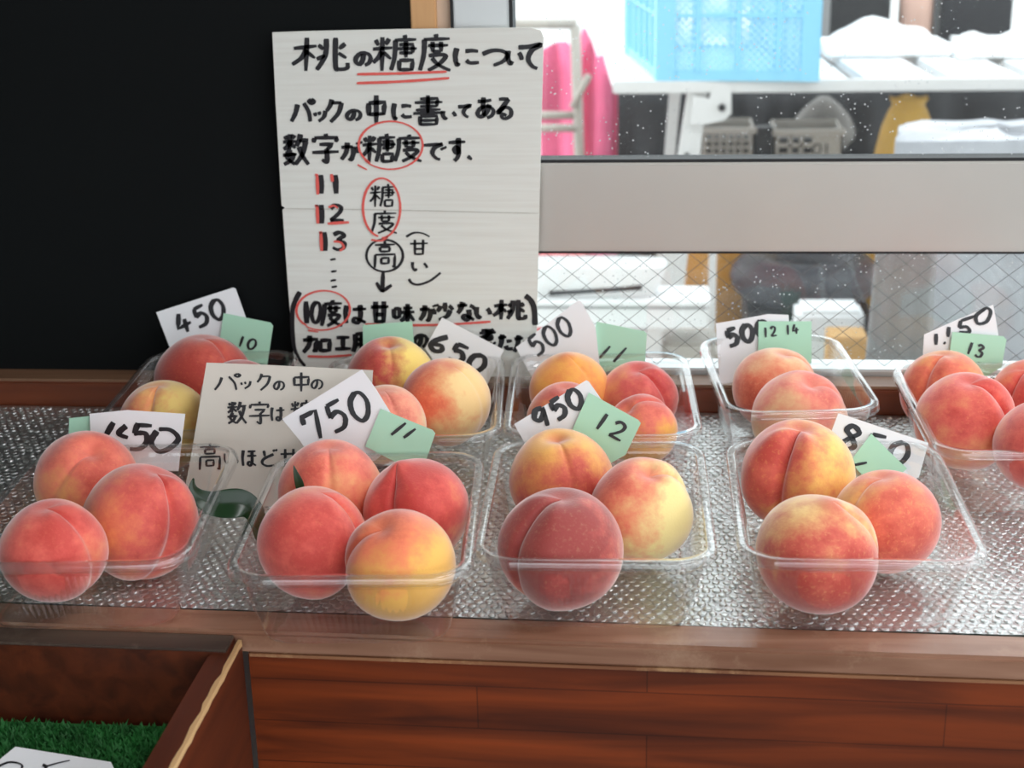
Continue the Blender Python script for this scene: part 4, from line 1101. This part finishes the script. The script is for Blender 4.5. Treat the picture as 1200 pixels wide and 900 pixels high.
tr_ = tag(empty('foam_tray', ((q0.x+q1.x)/2, 2.806, zs)), 'large white foam tray with rounded end on the low shelf', 'tray')
b = MB()
def oval(s, z): return [((q0.x+q1.x)/2+(q1.x-q0.x)/2*s*math.copysign(abs(math.cos(t))**.5, math.cos(t)), 2.806+.044*s*math.copysign(abs(math.sin(t))**.5, math.sin(t)), z) for t in [2*math.pi*k/40 for k in range(40)]]
zt_ = at(700, 314, 2.77).z
b.loops([oval(.86, zs+.001), oval(.93, zs+.03), oval(1, zt_), oval(.97, zt_+.004), oval(.9, zt_-.02), oval(.85, zs+.03)], True, True)
b.build('body', M_white, tr_, smooth=True)
b = MB(); u_, v_ = at(644, 346, 2.77), at(752, 339, 2.77)
b.bar(u_, v_, .006, 8); o = b.build('black_rod', M_black, loc=u_); tag(o, 'black rod lying on the front edge of the low white shelf', 'rod')
o.location.z += .004
u_, v_ = at(600, 311, 3.3), at(684, 311, 3.3)
b = MB(); b.box(u_.x, v_.x, 3.3, 3.6, -.75, at(640, 304, 3.3).z); tag(b.build('red_crate', M_redp, loc=((u_.x+v_.x)/2, 3.45, -.75), bevel=.008), 'red plastic crate behind the white foam tray', 'crate')
b = MB(); u_ = at(835, 296, 3.17)
b.box(at(831, 300, 3.16).x, at(840, 300, 3.16).x, 3.16, 3.18, -.75, at(835, 255, 3.16).z); tag(b.build('white_post', M_whitem, loc=(u_.x, 3.17, -.75)), 'thin white post in front of the amber barrel', 'post')
# amber barrel
c = at(842, 330, 3.62); b = MB(); rows = []
zt_ = at(842, 286, 3.5).z
for t in [k/16 for k in range(17)]:
    rr = .115*(.82+.18*math.sin(math.pi*t))
    rows.append([(c.x+rr*math.cos(a_), 3.62+rr*math.sin(a_), -.75+(zt_+.75)*t) for a_ in [2*math.pi*k/28 for k in range(28)]])
b.loops(rows, True, True); tag(b.build('amber_barrel', M_orange, loc=(c.x, 3.62, -.75), smooth=True), 'amber barrel standing behind the thin white post', 'barrel')
# tyre leaning flat on a stand
c = at(945, 330, 3.25)
b = MB(); rows = []
for i in range(36):
    a_ = 2*math.pi*i/36; r_ = []
    for k in range(14):
        t = 2*math.pi*k/14
        rr = .115+.052*math.cos(t)
        r_.append((c.x+rr*math.cos(a_), 3.30+rr*math.sin(a_), c.z+.052*math.sin(t)*(1-.15*math.cos(t))))
    rows.append(r_)
rows.append(rows[0]); b.loops(rows)
tag(b.build('rubber_tyre', M_rubber, loc=(c.x, 3.30, c.z-.05), smooth=True), 'black rubber tyre lying behind the white foam box', 'tyre')
b = MB(); b.box(c.x-.13, c.x+.14, 3.18, 3.44, -.75, c.z-.053); tag(b.build('storage_box', M_dkgrey, loc=(c.x, 3.30, -.75), bevel=.006), 'dark box carrying the rubber tyre', 'box')

# pink cloth on a metal rack
Y = 4.3
b = MB(); rows = []
xs = [(632, 60), (650, 52), (664, 48), (676, 62), (684, 34), (692, 48), (700, 66), (712, 60), (718, 72), (725, 112)]
for j in range(10):
    r_ = []
    for i, (px, py) in enumerate(xs):
        p = at(px, py, Y); r_.append((p.x, Y+.05*math.sin(i*1.7)+.02*noise.noise((i, j*.4, 2)), p.z+(-.75-p.z)*j/9))
    rows.append(r_)
b.grid(rows); tag(b.build('pink_cloth', M_pink, loc=(at(675, 60, Y).x, Y, -.75), smooth=True, solid=.01), 'pink cloth hanging behind the white metal rack outside', 'cloth')
rk = tag(empty('metal_rack', (at(680, 100, 4.0).x, 4.05, -.75)), 'white metal rack in front of the pink cloth outside', 'rack')
def tubepx(p, q, Y, r_, name):
    b = MB(); b.bar(at(*p, Y), at(*q, Y), r_, 8); b.build(name, M_rack, rk, smooth=True)
pt = at(674, 30, 4.05); b = MB(); b.bar(pt, (pt.x+.02, 4.05, -.75), .014, 8); b.build('upright', M_rack, rk, smooth=True)
pt = at(598, 30, 4.05); b = MB(); b.bar(pt, (pt.x, 4.05, -.75), .014, 8); b.build('upright', M_rack, rk, smooth=True)
tubepx((598, 28), (676, 28), 4.05, .013, 'top_bar')
tubepx((598, 135), (676, 135), 4.05, .011, 'shelf_bar'); tubepx((598, 150), (676, 150), 4.0, .011, 'shelf_bar')
tubepx((671, 126), (690, 88), 4.02, .010, 'brace')
print('peaches', NP)
